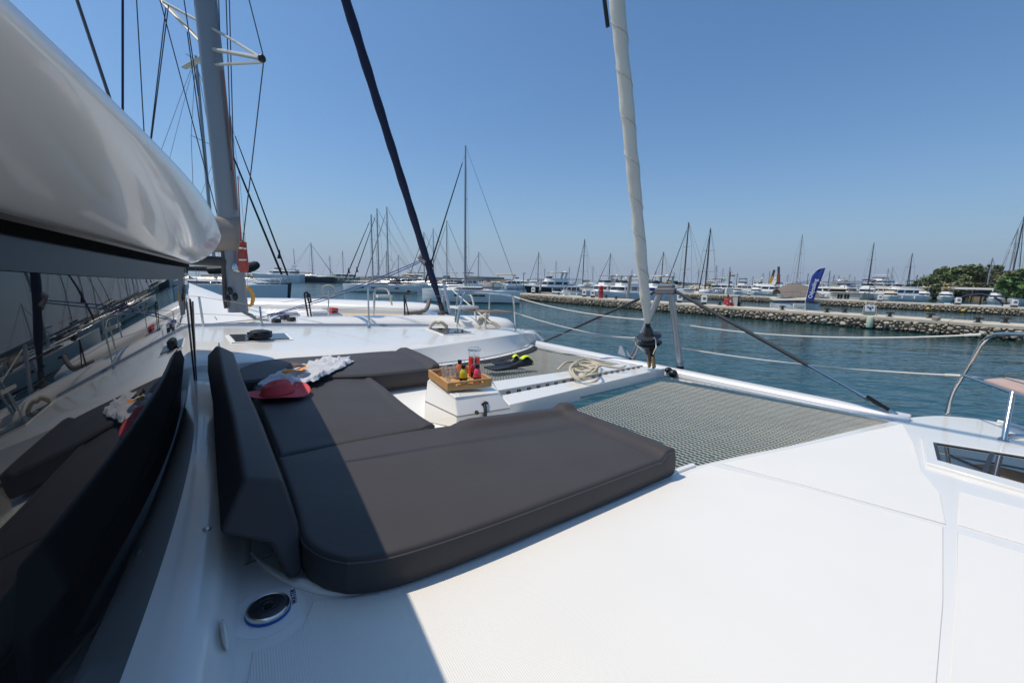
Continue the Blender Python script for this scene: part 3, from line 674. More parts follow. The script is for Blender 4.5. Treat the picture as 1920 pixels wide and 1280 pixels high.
# backrest bolster
bk = [  # v, then (u, z) for: rear foot, rear top, front top, front mid, front foot, rear notch
    (1.15, .069, 2.263, .133, 2.394, .218, 2.358, .248, 2.215, .250, 2.066, .214, 2.056, .175, 2.190),
    (1.6, .105, 2.28, .168, 2.42, .248, 2.382, .275, 2.24, .275, 2.07, .235, 2.06, .20, 2.19),
    (2.2, .155, 2.32, .205, 2.46, .278, 2.42, .305, 2.27, .305, 2.07, .265, 2.06, .235, 2.19),
    (2.7, .182, 2.37, .243, 2.50, .308, 2.46, .34, 2.30, .34, 2.07, .30, 2.06, .27, 2.19),
    (2.98, .197, 2.40, .267, 2.487, .33, 2.448, .36, 2.30, .36, 2.07, .32, 2.06, .29, 2.19),
    (3.06, .215, 2.40, .270, 2.455, .32, 2.42, .345, 2.30, .345, 2.09, .32, 2.08, .30, 2.19)]
c = Vector((.24, 2.1, 2.05)); root = aboard('backrest_cushion', 'long black leatherette backrest bolster standing in the shade against the windscreen', 'cushion', c, 'black lounge cushions on the foredeck')
def bkp(r_, v):                                             # the top leans away from the foot
    return [Vector((0, 0, CAM_Z)) + (Vector((r_[2 * k], v, r_[2 * k + 1])) - Vector((0, 0, CAM_Z))) * f for k, f in enumerate((1.06, 1.14, 1.14, 1.07, 1.0, 1.0, 1.04))]
m = MB(); secs = []
for v in (1.15, 1.6, 2.2, 2.7, 3.06):
    r_ = interp(bk, v); P = bkp(r_, v)
    secs.append(P)
m.loft(secs); bevel(m.build('cover', leather, root, local=local_of(c), angle=50), .034, 5, 22)
m = MB()
m.tube([bkp(interp(bk, 1.19 + 1.79 * i / 30), 1.19 + 1.79 * i / 30)[1] + Vector((.006, 0, -.011)) for i in range(31)], .004, 5)
m.tube([bkp(bk[0][1:], 1.149)[k] + Vector((sx_, .010, sz_)) for k, sx_, sz_ in ((1, .006, -.012), (2, -.008, -.012))], .0035, 5)
m.build('piping', pipe, root, local=local_of(c))

# red straw hat: conical crown open to the camera side, wavy brim with plaited rings
straw = mat('red straw', (.62, .075, .085), .75, var=.12, vscale=30)
hc = D(508, 752, .145); hc = D(520, 742, .14); root = aboard('straw_hat', 'wide brimmed red straw sun hat on the centre pad, half in shade', 'hat', hc)
N = 60
def brim(a): return .165 * (1 + .10 * math.cos(a - .4) + .05 * math.cos(2 * a + 1)), .010 + .012 * math.sin(2 * a + .6) + .010 * math.sin(3 * a)
m = MB(); secs = []
for j in range(12):
    row = []
    for k in range(N):
        a = 2 * math.pi * k / N; rb_, hb = brim(a); t = j / 11; r_ = .080 + (rb_ - .080) * t
        row.append(Vector((r_ * math.cos(a), r_ * math.sin(a), .012 + hb * t * t + .0022 * (j % 2))))
    secs.append(row)
m.loft(secs, cap=False); ob = m.build('brim', straw, root, angle=80); sm = ob.modifiers.new('thick', 'SOLIDIFY'); sm.thickness = .003
m = MB(); secs = []
for h, r_, dn in ((.012, .083, 0), (.03, .080, 0), (.055, .076, 0), (.075, .070, .0), (.086, .058, .002), (.082, .035, .006), (.076, .012, .01)):
    secs.append([Vector((r_ * 1.08 * math.cos(2 * math.pi * k / N), r_ * .92 * math.sin(2 * math.pi * k / N), h + .01 * math.cos(2 * math.pi * k / N) * (h / .08) - dn * math.cos(4 * math.pi * k / N))) for k in range(N)])
m.loft(secs); m.build('crown', straw, root, angle=60)
m = MB(); m.tube([Vector((.0855 * 1.05 * math.cos(2 * math.pi * k / N), .0855 * .93 * math.sin(2 * math.pi * k / N), .018)) for k in range(N + 1)], .005, 6, cap=False); m.build('band', mat('dark red band', (.33, .03, .05), .8), root)

# crumpled light cover with an orange print
cloth = mat('pale grey cotton', (.52, .54, .58), .9, var=.12, vscale=14, sheen=.3)
cp = [D(x, y, .19) for x, y in [(487, 716), (520, 697), (575, 681), (610, 669), (650, 668), (660, 676), (640, 688), (612, 700), (590, 711), (555, 718), (520, 720)]]
cc = sum(cp, Vector()) / len(cp); root = aboard('beach_shirt', 'crumpled pale grey shirt with an orange stripe lying on the pads beside the hat', 'shirt', cc)
rnd = random.Random(11)
def rumple(P, n_r, zfun, seedv):
    c0 = sum(P, Vector()) / len(P); Q = catmull(P, 5, True); m = MB(); rows = []
    for j in range(n_r + 1):
        t = j / n_r; rows.append([c0.lerp(p, t) + Vector((0, 0, zfun(c0.lerp(p, t), t))) for p in Q])
    m.loft(rows, cap=False); return m
def fold(p, t):
    a = math.sin(p.x * 52 + 6 * math.sin(p.y * 17)) + .7 * math.sin(p.y * 46 - p.x * 22 + 3 * math.sin(p.x * 25)) + .4 * math.sin((p.x + p.y) * 90)
    return (.020 * a + .028) * (1 - t ** 4) - .002 + .012 * (1 - t) 
c0 = sum(cp, Vector()) / len(cp); Q = catmull(cp, 12, True); m = MB(); rows = []
for j in range(41):
    t = j / 40; row = []
    for k, p in enumerate(Q):
        w = 1 + .05 * math.sin(k * .55) + .035 * math.sin(k * 1.3 + 1); b_ = c0.lerp(p, t * w); b_.z = c0.z - .012 + (p.z - c0.z) * t
        f1 = abs(math.sin(b_.x * 15 + b_.y * 7 + 1.6 * math.sin(b_.y * 6 + b_.x * 4))); f2 = abs(math.sin(b_.y * 19 - b_.x * 9 + 1.8 * math.sin(b_.x * 14))); f3 = math.sin(b_.x * 80 + 3 * math.sin(b_.y * 60))
        h = .026 * (1 - f1) ** 1.5 + .020 * (1 - f2) ** 1.5 + .0015 * f3
        row.append(b_ + Vector((.003 * f3, .003 * f3, (.006 + h) * min(1, (1 - t) * 7 + .12))))
    rows.append(row)
m.loft(rows, cap=False)
o = m.build('cloth', cloth, root, local=local_of(cc), angle=80); o.modifiers.new('thick', 'SOLIDIFY').thickness = .003
sp = [D(x, y, .215) for x, y in [(530, 702), (552, 697), (574, 694), (573, 698), (553, 702), (533, 705)]]
m = rumple(sp, 5, lambda p, t: fold(p, .0) * .35 + .010, 4); m.build('printed_stripe', mat('orange print', (.85, .30, .03), .85), root, local=local_of(cc))
sp = [D(x, y, .215) for x, y in [(538, 690), (555, 686), (572, 688), (573, 692), (556, 694), (541, 696)]]
m = rumple(sp, 5, lambda p, t: fold(p, .0) * .35 + .008, 4); m.build('printed_patch', mat('brown print', (.14, .10, .09), .85), root, local=local_of(cc))

# bamboo tray
bam = mat('bamboo', (.56, .31, .115), .42, var=.22, vscale=22)
ta, tb, tc_ = D(839, 736, .182), D(922, 731, .182), D(819, 704, .182)
ex = (tb - ta); ex.z = 0; wt = ex.length; ex.normalize(); ey = Vector((-ex.y, ex.x, 0)); lt_ = .42
tz = dk(ta.x, .185); org = Vector((ta.x, ta.y, tz)); tcen = org + ex * wt / 2 + ey * lt_ / 2
trz = math.atan2(ex.y, ex.x)
root = aboard('serving_tray', 'bamboo serving tray with drinks on the white console', 'tray', tcen, None, trz)
m = MB(); m.box((0, 0, .006), (wt - .02, lt_ - .02, .008)); m.build('base', bam, root)
proto = None
for sx, sy, sz in ((0, -1, wt), (0, 1, wt), (-1, 0, lt_ - .026), (1, 0, lt_ - .026)):
    m = MB()
    if sy:
        m.box((0, sy * (lt_ / 2 - .006), .018), (wt, .012, .030)); m.box((0, sy * (lt_ / 2 - .006), .056), (wt, .012, .016)); m.box((-wt / 2 + .03, sy * (lt_ / 2 - .006), .040), (.06, .0118, .018)); m.box((wt / 2 - .03, sy * (lt_ / 2 - .006), .040), (.06, .0118, .018))
        m.box((0, sy * (lt_ / 2 - .006) , .036), (wt - .14, .009, .010))
    else: m.box((sx * (wt / 2 - .006), 0, .0335), (.012, sz, .061))
    bevel(m.build('side_panel', bam, root), .002, 1)
glass = mat('clear glass', (.93, .95, .96), .03, trans=.80, ior=1.45)
capm = mat('black cap', (.01, .01, .012), .35)
def on_tray(x, y, dz=.20):                                   # pixel of a base on the tray floor
    d = ray(x, y); t = (tz + .012 - CAM_Z) / d.z; p = boat(EYE + d * t); return Vector((p.x, p.y, tz + .0105))
for i, (x, y, lab) in enumerate([(841, 716, 'empty shot glass, front one of the tray'), (833, 706, 'empty shot glass at the left edge of the tray'), (848, 708, 'empty shot glass behind the front one'), (857, 710, 'empty shot glass beside the yellow juice bottle'), (853, 701, 'empty shot glass at the back of the tray')]):
    g = aboard('shot_glass', lab, 'glass', on_tray(x, y), 'shot glasses on the tray')
    m = MB(); m.lathe([(0, 0), (.0165, 0), (.0175, .012), (.0215, .085), (.0200, .085), (.0162, .016), (0, .014)], (0, 0, 0), 16); m.build('bowl', glass, g)
def bottle(x, y, lab, col, lcol, h=1.0):
    g = aboard('juice_bottle', lab, 'bottle', on_tray(x, y), 'small juice bottles on the tray')
    body = [(0, 0), (.026, 0), (.028, .006), (.028, .060), (.028, .074), (.0255, .088), (.018, .102), (.0130, .110), (.0122, .122), (0, .122)]
    m = MB(); m.lathe([(r_, z * h) for r_, z in body], (0, 0, 0), 20); m.build('body', mat('juice ' + lab[:10], col, .08, spec=.6, coat=1.0), g)
    m = MB(); m.lathe([(0, .112 * h), (.0155, .112 * h), (.0155, .134 * h), (.014, .137 * h), (0, .137 * h)], (0, 0, 0), 16); m.build('cap', capm, g)
    m = MB(); m.lathe([(.0283, .006 * h), (.0286, .007 * h), (.0286, .046 * h), (.0283, .047 * h)], (0, 0, 0), 20); lb_ = m.build('label', capm, g)
    m = MB(); a0 = math.atan2(-(on_tray(x, y).y), -(on_tray(x, y).x)) - BROT + BROT
    T_ = lambda a, z: Vector((.0292 * math.cos(a0 + a), .0292 * math.sin(a0 + a), z * h))
    m.add([T_(-.55, .008), T_(0, .008), T_(.55, .008), T_(.27, .022), T_(0, .036), T_(-.27, .022)], [(0, 1, 4, 5), (1, 2, 3, 4)]); m.build('label_mark', mat('mark ' + lab[:10], lcol, .5), lb_)
bottle(862, 708, 'orange juice bottle half hidden behind the yellow one', (.75, .16, .02), (.8, .3, .05))
bottle(889, 707, 'dark red juice bottle behind the pink one', (.25, .01, .04), (.6, .05, .1))
bottle(869, 719, 'yellow juice bottle with a black cap at the front of the tray', (.62, .55, .02), (.7, .62, .03))
bottle(895, 718, 'pink juice bottle with a black cap at the front right of the tray', (.75, .06, .10), (.7, .1, .12))
g = aboard('glass_pitcher', 'tall clear pitcher filled with red juice on the tray', 'pitcher', on_tray(889, 704))
m = MB(); m.lathe([(0, 0), (.040, 0), (.043, .01), (.043, .20), (.0405, .20), (.0405, .014), (0, .012)], (0, 0, 0), 28); m.build('jug', mat('pitcher glass', (.97, .98, .98), .0, trans=1.0, ior=1.3), g)
m = MB(); m.lathe([(0, .012), (.0434, .013), (.0434, .148), (0, .148)], (0, 0, 0), 28); m.build('juice', mat('red juice', (.85, .045, .02), .1, spec=.5), g)
m = MB(); m.lathe([(0, .196), (.048, .196), (.050, .204), (.049, .214), (.040, .220), (0, .222)], (0, 0, 0), 24); m.build('lid', mat('clear lid', (.80, .83, .85), .12, trans=.75, ior=1.45), g)
m = MB(); hdir = Vector((-.6, -.8, 0)); m.tube(catmull([hdir * .042 + Vector((0, 0, .175)), hdir * .068 + Vector((0, 0, .165)), hdir * .072 + Vector((0, 0, .09)), hdir * .042 + Vector((0, 0, .045))], 6), .006, 8); m.build('handle', glass, g)

# swim fins with lime foot pockets on the port net
fq = D(945, 692, .0)
rub = mat('black rubber', (.012, .012, .016), .45); lime = mat('lime rubber', (.72, .85, .02), .5)
def fin(lab, tip, heel, side, lift):
    a, b = D(*tip, .0), D(*heel, .0); a.z = dk(a.x, lift); b.z = dk(b.x, lift); dirn = (b - a); dirn.z = 0; Lf = dirn.length; dirn.normalize(); sd = Vector((-dirn.y, dirn.x, 0))
    root = aboard('swim_fin', lab, 'swim fin', a.lerp(b, .5), 'pair of swim fins on the net'); c = a.lerp(b, .5); M_ = Matrix.Translation(-c)
    m = MB(); secs = []
    for t, w, h, th in ((0, .088, .035, .008), (.08, .098, .03, .012), (.3, .085, .025, .016), (.5, .06, .025, .022), (.6, .045, .03, .03)):
        p = a + dirn * (Lf * t) + Vector((0, 0, h)); secs.append([p + sd * w - Vector((0, 0, th)), p + sd * w + Vector((0, 0, th)), p + sd * w * .4 + Vector((0, 0, th * .4)), p - sd * w * .4 + Vector((0, 0, th * .4)), p - sd * w + Vector((0, 0, th)), p - sd * w - Vector((0, 0, th))])
    m.loft(secs); m.build('blade', rub, root, local=M_)
    m = MB(); secs = []
    for t, w, h in ((.52, .042, .03), (.62, .05, .05), (.75, .053, .085), (.86, .05, .10), (.97, .045, .06)):
        p = a + dirn * (Lf * t) + Vector((0, 0, .01)); secs.append([p + sd * w * math.cos(math.pi * k / 8) + Vector((0, 0, h * math.sin(math.pi * k / 8))) for k in range(9)])
    m.loft(secs, closed=True); m.build('foot_pocket', rub, root, local=M_)
    m = MB(); p = a + dirn * (Lf * .80); secs = []
    for t in (.72, .79, .86, .95): h = interp([(.72, .09), (.79, .113), (.86, .115), (.95, .085)], t)[0]; p = a + dirn * (Lf * t); secs.append([p + sd * .03 + Vector((0, 0, h)), p + sd * .018 + Vector((0, 0, h + .012)), p - sd * .018 + Vector((0, 0, h + .012)), p - sd * .03 + Vector((0, 0, h))])
    m.loft(secs); m.tube([a + dirn * (Lf * .93) + sd * .05 + Vector((0, 0, .03)), a + dirn * (Lf * 1.05) + Vector((0, 0, .02)), a + dirn * (Lf * .93) - sd * .05 + Vector((0, 0, .03))], .008, 6); m.build('strap', lime, root, local=M_)
fin('black swim fin with lime strap lying on the net, nearer one', (916, 697), (998, 690), 1, .0)
fin('black swim fin with its blade under the other fin', (924, 686), (975, 686), 1, .0)

# coiled rope thrown over the longeron
rq = [(1045, 697), (1062, 690), (1085, 684), (1108, 690), (1120, 700), (1100, 708), (1078, 702), (1072, 692), (1096, 683), (1125, 690), (1110, 703), (1085, 712), (1072, 706), (1088, 695), (1115, 700), (1122, 706), (1102, 698), (1082, 690), (1100, 687), (1135, 695), (1160, 697), (1172, 696)]
P = [D(x, y, .085) + Vector((0, 0, .018 + .05 * abs(math.sin(i * 1.7)))) for i, (x, y) in enumerate(rq)]
c = sum(P, Vector()) / len(P); root = aboard('coiled_rope', 'loose coil of beige mooring rope thrown over the white longeron', 'rope', c)
m = MB(); m.tube([p - c for p in catmull(P, 8)], .0125, 8)
P2 = [D(x, y, .085) + Vector((0, 0, .02 + .06 * abs(math.sin(i * 2.1 + 1)))) for i, (x, y) in enumerate([(1066, 700), (1090, 690), (1118, 697), (1110, 712), (1086, 716), (1068, 708), (1080, 693), (1106, 692), (1124, 712), (1098, 719), (1080, 712)])]
m.tube([p - c for p in catmull(P2, 8)], .0125, 8); m.build('strand', ropeb, root)

# water filler with WATER lettering
q = D(503, 1146, .0); root = None
fc = bpy.data.objects.new('water_filler', None); COL.objects.link(fc); fc.parent = cat; fc.location = (q.x, q.y, dk(q.x)); fc.rotation_euler = (0, math.atan(SL), 0)
blue = mat('blue gasket', (.01, .09, .38), .45)
m = MB(); m.lathe([(0, 0), (.051, 0), (.052, .004), (.051, .008), (0, .008)], (0, 0, 0), 36); m.build('gasket', blue, fc)
m = MB(); m.lathe([(.042, .008), (.050, .008), (.0505, .012), (.0485, .0165), (.045, .018), (.042, .017)], (0, 0, 0), 40); m.build('flange', steel, fc)
m = MB(); m.lathe([(0, .0165), (.013, .0165), (.015, .0185), (.024, .0185), (.025, .0175), (.026, .0185), (.0415, .0178), (.042, .012), (0, .012)], (0, 0, 0), 40); m.build('cap', mat('carbon cap', (.03, .03, .033), .25, coat=.5), fc)
m = MB(); st = []
for k in range(16): a = math.pi * k / 8; r_ = .012 if k % 2 else .008; st.append(Vector((r_ * math.cos(a), r_ * math.sin(a), .0171)))
m.prism(st, (0, 0, .002)); m.build('key_socket', mat('slot black', (.003, .003, .003), .9), fc)
def text_obj(s, size, M, mt, name, parent=None, ext=.0006, spacing=1.0):
    cu_ = bpy.data.curves.new(name, 'FONT'); cu_.body = s; cu_.size = size; cu_.extrude = ext; cu_.align_x = 'CENTER'; cu_.align_y = 'CENTER'; cu_.space_character = spacing; cu_.offset = size * .012
    t_ = bpy.data.objects.new(name, cu_); COL.objects.link(t_); bpy.context.view_layer.update()
    me = bpy.data.meshes.new_from_object(t_.evaluated_get(bpy.context.evaluated_depsgraph_get())); bpy.data.objects.remove(t_)
    me.name = name; me.materials.clear(); me.materials.append(mt); o = bpy.data.objects.new(name, me); COL.objects.link(o)
    if parent: o.parent = parent
    o.matrix_local = M; return o
w0, w1 = D(553, 1131, .001), D(549, 1104, .001); e1_ = (w1 - w0); e1_.z = 0; e1_ = e1_.normalized()
navy = mat('navy lettering', (.012, .03, .14), .5)
cx = (w0 + w1) / 2; Mt = Matrix.Translation(Vector((cx.x, cx.y, dk(cx.x, .0016)))) @ Matrix.Rotation(math.atan(SL), 4, 'Y') @ Matrix.Rotation(math.atan2(e1_.y, e1_.x), 4, 'Z')
text_obj('WATER', .0175, Mt, navy, 'lettering', cat)
m = MB(); m.prism(dkp([(q.x + .085 * math.cos(2 * math.pi * k / 40), q.y + .085 * math.sin(2 * math.pi * k / 40)) for k in range(40)], .0002), (0, 0, .0008)); m.build('filler_pad', gelm, cat)
# ------------------------------------------------------------------ the catamaran moored on the port side
c2o = AZ(560, 600, 0.0); c2o = Vector((3.2, 9.6, 0)); cat2 = aboard('catamaran', 'second white catamaran moored alongside to port with a beige trampoline and dark blue furled foresail', 'catamaran', c2o)
M2 = Matrix.Translation(-c2o)
ZD = 2.02
def z2(px, z=ZD): return [AZ(x, y, z) for x, y in px]
def bld(m, name, mt, par=None, **k): return m.build(name, mt, par or cat2, local=M2, **k)
deck2 = z2([(250, 640), (330, 604), (480, 596), (560, 578), (600, 575), (640, 585), (690, 606), (770, 606), (850, 606), (880, 616), (700, 622), (500, 628)])
m = MB(); m.prism(z2([(150, 612), (300, 585), (480, 574), (575, 573), (626, 584), (640, 590), (683, 606), (640, 618), (400, 628), (250, 650)], ZD), (0, 0, -1.0)); bld(m, 'deck', gel)
# far hull and near hull: long rounded floats with blunt bows
def float_(path, r, zf, name='hull'):
    m = MB(); secs = []
    P = resample([Vector(p) for p in path], 26); d = (P[-1] - P[0]).normalized(); sd = Vector((-d.y, d.x, 0)).normalized()
    for i, p in enumerate(P):
        t = i / 25; k = 1 if t < .8 else max(.12, math.sqrt(max(0, 1 - ((t - .8) / .2) ** 2.2))); w = r * k; h = .26 * (k ** .6)
        secs.append([p + sd * (w * math.cos(a)) + Vector((0, 0, (h if math.sin(a) > 0 else 0) * math.sin(a) * zf)) for a in [math.pi * q / 8 for q in range(9)]] + [p - sd * (w * .85) - Vector((0, 0, 1.9 * k)), p + sd * (w * .85) - Vector((0, 0, 1.9 * k))])
    m.loft(secs); return bld(m, name, gel, angle=60)
float_([AZ(430, 574, ZD), AZ(600, 576, ZD), AZ(834, 584, ZD - .06)], .50, .9)
float_([AZ(560, 620, ZD), AZ(800, 612, ZD - .05), AZ(964, 613, ZD - .08)], .40, .85)
m = MB(); g_ = [AZ(x, y, ZD + .03) for x, y in [(360, 572), (480, 571), (600, 571), (750, 574)]]; m.tube(g_, .03, 6); bld(m, 'toe_rail', alupaint)
# trampoline in two panels, laced down the middle
beige = mat('beige trampoline cloth', (.50, .42, .31), .85, var=.12, vscale=3, bump=.002, bscale=120)
m = MB(); m.prism(z2([(600, 581), (795, 583), (822, 594), (640, 596)], ZD - .10), (0, 0, -.015)); bld(m, 'trampoline', beige)
m = MB(); m.prism(z2([(641, 596.6), (823, 594.6), (856, 606), (690, 609)], ZD - .10), (0, 0, -.015)); bld(m, 'trampoline', beige)
m = MB(); a, b = AZ(641, 596.3, ZD - .09), AZ(822, 594.3, ZD - .09)
for i in range(26): m.bar(a.lerp(b, i / 26), a.lerp(b, (i + .55) / 26), .05, .012)
tag(bld(m, 'lacing', mat('dark lacing', (.12, .11, .10), .8)), kind='stuff')
a, b = AZ(784, 581, ZD - .02), AZ(862, 606, ZD - .05); m = MB(); m.tube([a, b], .09, 12, flat=.8); bld(m, 'crossbeam', alu)
m = MB()
for i in range(16): p = a.lerp(b, (i + .5) / 16) + Vector((-.16, 0, -.06)); m.box(p, (.10, .05, .02))
tag(bld(m, 'lacing', blackr), kind='stuff')
# coachroof wedge sloping down to the foredeck
zt0, zt1 = 2.62, 2.08
TL, TR = AZ(300, 523, zt0 + .06), AZ(500, 596, zt1)
tl = AV(300, 521, TR.y + .2); rid = [AV(300, 521, TR.y + 2.3), AV(346, 540, TR.y + 1.9), AV(420, 568, TR.y + 1.1), AV(479, 591, TR.y + .3), TR]
lowr = [AZ(270, 622, ZD + .02), AZ(346, 610, ZD + .01), AZ(420, 604, ZD + .01), AZ(480, 598, ZD + .01), TR + Vector((.05, -.05, -.03))]
farr = [p + Vector((.3, 1.6, .0)) for p in rid]
m = MB(); m.loft([[l, r, r + Vector((.03, .12, .015)), f, f + Vector((0, .3, -.5))] for l, r, f in zip(lowr, rid, farr)], closed=False); cr2 = bld(m, 'coachroof', gelm, angle=25)
for px in ([(352, 604), (408, 600), (404, 594), (352, 578)],):
    P = []
    for x, y in px:                                        # window cloth lying on the sloping side
        a, b, c_ = rid[1], rid[3], lowr[2]; n_ = (b - a).cross(c_ - a); d = boat(ray(x, y)); t = (a - Vector((0, 0, CAM_Z))).dot(n_) / d.dot(n_); P.append(Vector((0, 0, CAM_Z)) + d * t * .998)
    m = MB(); m.add(P, [(0, 1, 2, 3)]); w_ = bld(m, 'window_cover', mat('pale window cloth', (.52, .50, .46), .8), cr2); w_.modifiers.new('t', 'SOLIDIFY').thickness = .004
# hatches
for px, mt in (([(424, 606), (430, 613), (494, 611), (486, 605)], glassd), ([(520, 586), (523, 590), (560, 589), (556, 585)], glassd), ([(583, 585), (587, 590), (639, 589), (630, 584)], glassd), ([(557, 572), (562, 576), (604, 576), (596, 571)], mat('pale acrylic', (.45, .50, .52), .15, coat=.5))):
    P = z2(px, ZD + .03); m = MB(); c_ = sum(P, Vector()) / 4; m.prism([c_ + (p - c_) * 1.12 - Vector((0, 0, .028)) for p in P], (0, 0, .03)); f_ = bld(m, 'deck_hatch', alupaint); m = MB(); m.prism(P, (0, 0, .012)); bld(m, 'pane', mt, f_)
m = MB(); q = AZ(624, 581, ZD + .05); m.box(q, (.14, .35, .10)); bld(m, 'red_cover', mat('red cover', (.5, .03, .04), .6))
# mast, spreaders, boom with taupe cover, halyards
mq = AZ(447, 585, 2.22); mt_ = AV(378, -70, mq.y - .05); md = (mt_ - mq)
dist_m = (Vector((mq.x, mq.y, 0))).length; rm = .128
silver = mat('silver mast', (.27, .285, .30), .36, metal=.35)
m = MB(); secs = []
for t in (0, .2, .5, 1): p = mq + md * t; secs.append([p + Vector((rm * 1.2 * math.cos(a), rm * .78 * math.sin(a), 0)) for a in [2 * math.pi * k / 16 for k in range(16)]])
m.loft(secs); ms = bld(m, 'mast', silver)
m = MB(); off = Vector((rm * .9, -rm * .78 - .004, 0)); m.bar(mq + md * .32 + off, mq + md * .72 + off, .02, .02); bld(m, 'sail_track', mat('reddish track', (.30, .14, .11), .6), ms)
def atm(y):                                                # parameter of the mast at image row y
    k = min((abs(640 - FPX * ((mq + md * (i / 400) - Vector((0, 0, CAM_Z))).dot(cub)) / ((mq + md * (i / 400) - Vector((0, 0, CAM_Z))).dot(wfw)) - y), i) for i in range(401))[1]; return mq + md * (k / 400)
sp = mat('pale spreader', (.58, .56, .50), .5)
tipR = AV(491, 110, mq.y - 1.3)
m = MB(); m.tube([atm(92), tipR], .030, 7); m.tube([atm(122), tipR - Vector((0, 0, .05))], .022, 6); m.tube([AV(306, 4, mq.y + .6), AV(420, 66, mq.y - .3), tipR], .020, 6); bld(m, 'spreader', sp)
m = MB(); m.tube([atm(80) + Vector((-.1, .1, 0)), AV(300, -2, mq.y + .9)], [.05, .06], 8, flat=.5); m.tube([atm(108) + Vector((-.1, .1, 0)), AV(346, 127, mq.y + 1.6)], [.05, .05], 8, flat=.5); bld(m, 'spreader', sp)
m = MB(); m.ball(tipR, .055, 8, 6); bld(m, 'spreader_end', blackp)
lines = [((495, 110), (455, 455)), ((467, 0), (495, 110)), ((300, 0), (392, 345)), ((345, 0), (372, 180)), ((351, 60), (390, 345)), ((424, 0), (434, 320)), ((430, 0), (438, 300)), ((410, 0), (412, 60)), ((316, 10), (286, 245)), ((311, 15), (284, 245)), ((256, 0), (269, 230))]
m = MB()
for (x0, y0), (x1, y1) in lines:
    v = mq.y - .12 if x0 > 330 else mq.y + .5; v = v - 1.1 if x0 > 460 else v
    a, b = AV(x0, y0, v), AV(x1, y1, v); a = a + (a - b) * (1.0 if y0 < 5 else 0); b = b + (b - a).normalized() * (.6 if x0 < 330 else 0); m.tube([a, b], .008, 5)
tag(bld(m, 'rigging', darkwire), kind='stuff')
m = MB(); a, b = AV(230, 0, mq.y + .5), AV(230, 190, mq.y + .5); m.tube([a + (a - b), b + (b - a) * .6], .016, 6); bld(m, 'backstay', mat('navy rope', (.012, .018, .06), .7))
m = MB(); vb = mq.y; P = []
a = atm(492); m.tube([a + Vector((-.1, 0, 0)), a + Vector((-2.6, .3, .10))], .085, 10); bld(m, 'boom', mat('dark boom', (.05, .055, .055), .45))
taupe = mat('taupe sail cover', (.30, .26, .22), .9, bump=.006, bscale=9)
A0, A1 = atm(404), atm(482); m = MB(); secs = []
for t, w in ((-.03, .10), (0, .22), (.25, .24), (.6, .22), (1, .20)):
    top_, bot = A0 + Vector((-2.6 * t, .3 * t, -.25 * t)), A1 + Vector((-2.6 * t, .3 * t, .06)); bot = bot + Vector((0.02, 0, 0)); mid_ = (top_ + bot) / 2; hh = (top_ - bot).length / 2
    secs.append([mid_ + Vector((.06 if t <= 0 else -.08, 0, 0)) + Vector((0, w * math.cos(a_), hh * math.sin(a_))) for a_ in [2 * math.pi * k / 14 for k in range(14)]])
m.loft(secs); bld(m, 'sail_cover', taupe)
m = MB()
for k, (x, y) in enumerate([(431, 545), (427, 560), (441, 556)]): m.ball(AV(x, y, mq.y - .22), .045, 10, 7, (1, .8, 1.5))
tag(bld(m, 'winch', blackp, ms), kind='stuff')
m = MB(); m.tube([AV(418, 470, mq.y - .05), AV(421, 560, mq.y - .05), AV(424, 578, mq.y - .05)], .03, 6); bld(m, 'vang', mat('dark vang', (.08, .06, .055), .5), ms)
m = MB(); m.lathe([(0, 0), (.075, 0), (.075, .05), (.05, .06), (0, .05)], atm(503) + Vector((.02, -.17, 0)), 14, axis=(0, -1, .1)); bld(m, 'deck_light', steel, ms)
# red halyard coil on the mast
redr = mat('red rope', (.42, .09, .07), .85, bump=.003, bscale=120); cv = mq.y - .28
m = MB()
for k in range(7):
    dx = (k - 3) * 1.6; m.tube(catmull([AV(455 + dx * .4, 452, cv), AV(452 + dx, 480, cv - .01 * k), AV(456 + dx * 1.1, 508, cv), AV(461 + dx * .8, 500, cv - .02), AV(458 + dx * .5, 455, cv - .02)], 5), .013, 6)
for k in range(4): m.tube([AV(449, 456 + k * 4, cv - .03), AV(455, 454 + k * 4, cv - .06), AV(462, 456 + k * 4, cv - .03)], .014, 6)
hc_ = bld(m, 'halyard_coil', redr, ms); m = MB(); m.tube([AV(448, 465, cv - .06), AV(462, 466, cv - .06)], .014, 6); m.tube([AV(448, 487, cv - .06), AV(462, 487, cv - .06)], .014, 6); bld(m, 'coil_tie', ropew, hc_)
m = MB(); m.tube([AV(446, 330, cv), AV(452, 455, cv)], .008, 5); bld(m, 'halyard', redr, ms)
# navy furled foresail
nav = mat('navy sail cover', (.010, .014, .045), .8, bump=.004, bscale=20)
b0 = AZ(836, 603, ZD); b1 = AV(648, 0, b0.y); dv = (b1 - b0)
m = MB(); secs = []
for i in range(60):
    t = i / 59 * 1.35; rr = (.064 if t > .12 else .030 + .034 * max(0, t - .03) / .09) + .004 * math.sin(i * 1.3); rr *= 1 + .25 * t
    p = b0 + dv * (t + .03); secs.append([p + Vector((rr * math.cos(a), rr * math.sin(a), 0)) for a in [2 * math.pi * k / 10 for k in range(10)]])
m.loft(secs); fj = bld(m, 'furled_jib', nav)
drp = b0 + dv * .035; m = MB(); m.lathe([(0, -.2), (.05, -.2), (.05, -.06), (.11, -.05), (.11, .03), (.05, .05), (.05, .2), (0, .2)], drp, 14, axis=dv); bld(m, 'furler_drum', mat('dark furler', (.03, .03, .03), .4), fj)
m = MB(); m.tube([AZ(828, 603, ZD), AV(832, 552, b0.y + .1)], .035, 8); m.tube([AZ(848, 605, ZD), AV(832, 530, b0.y - .1)], .032, 8); bld(m, 'striker_leg', alupaint)
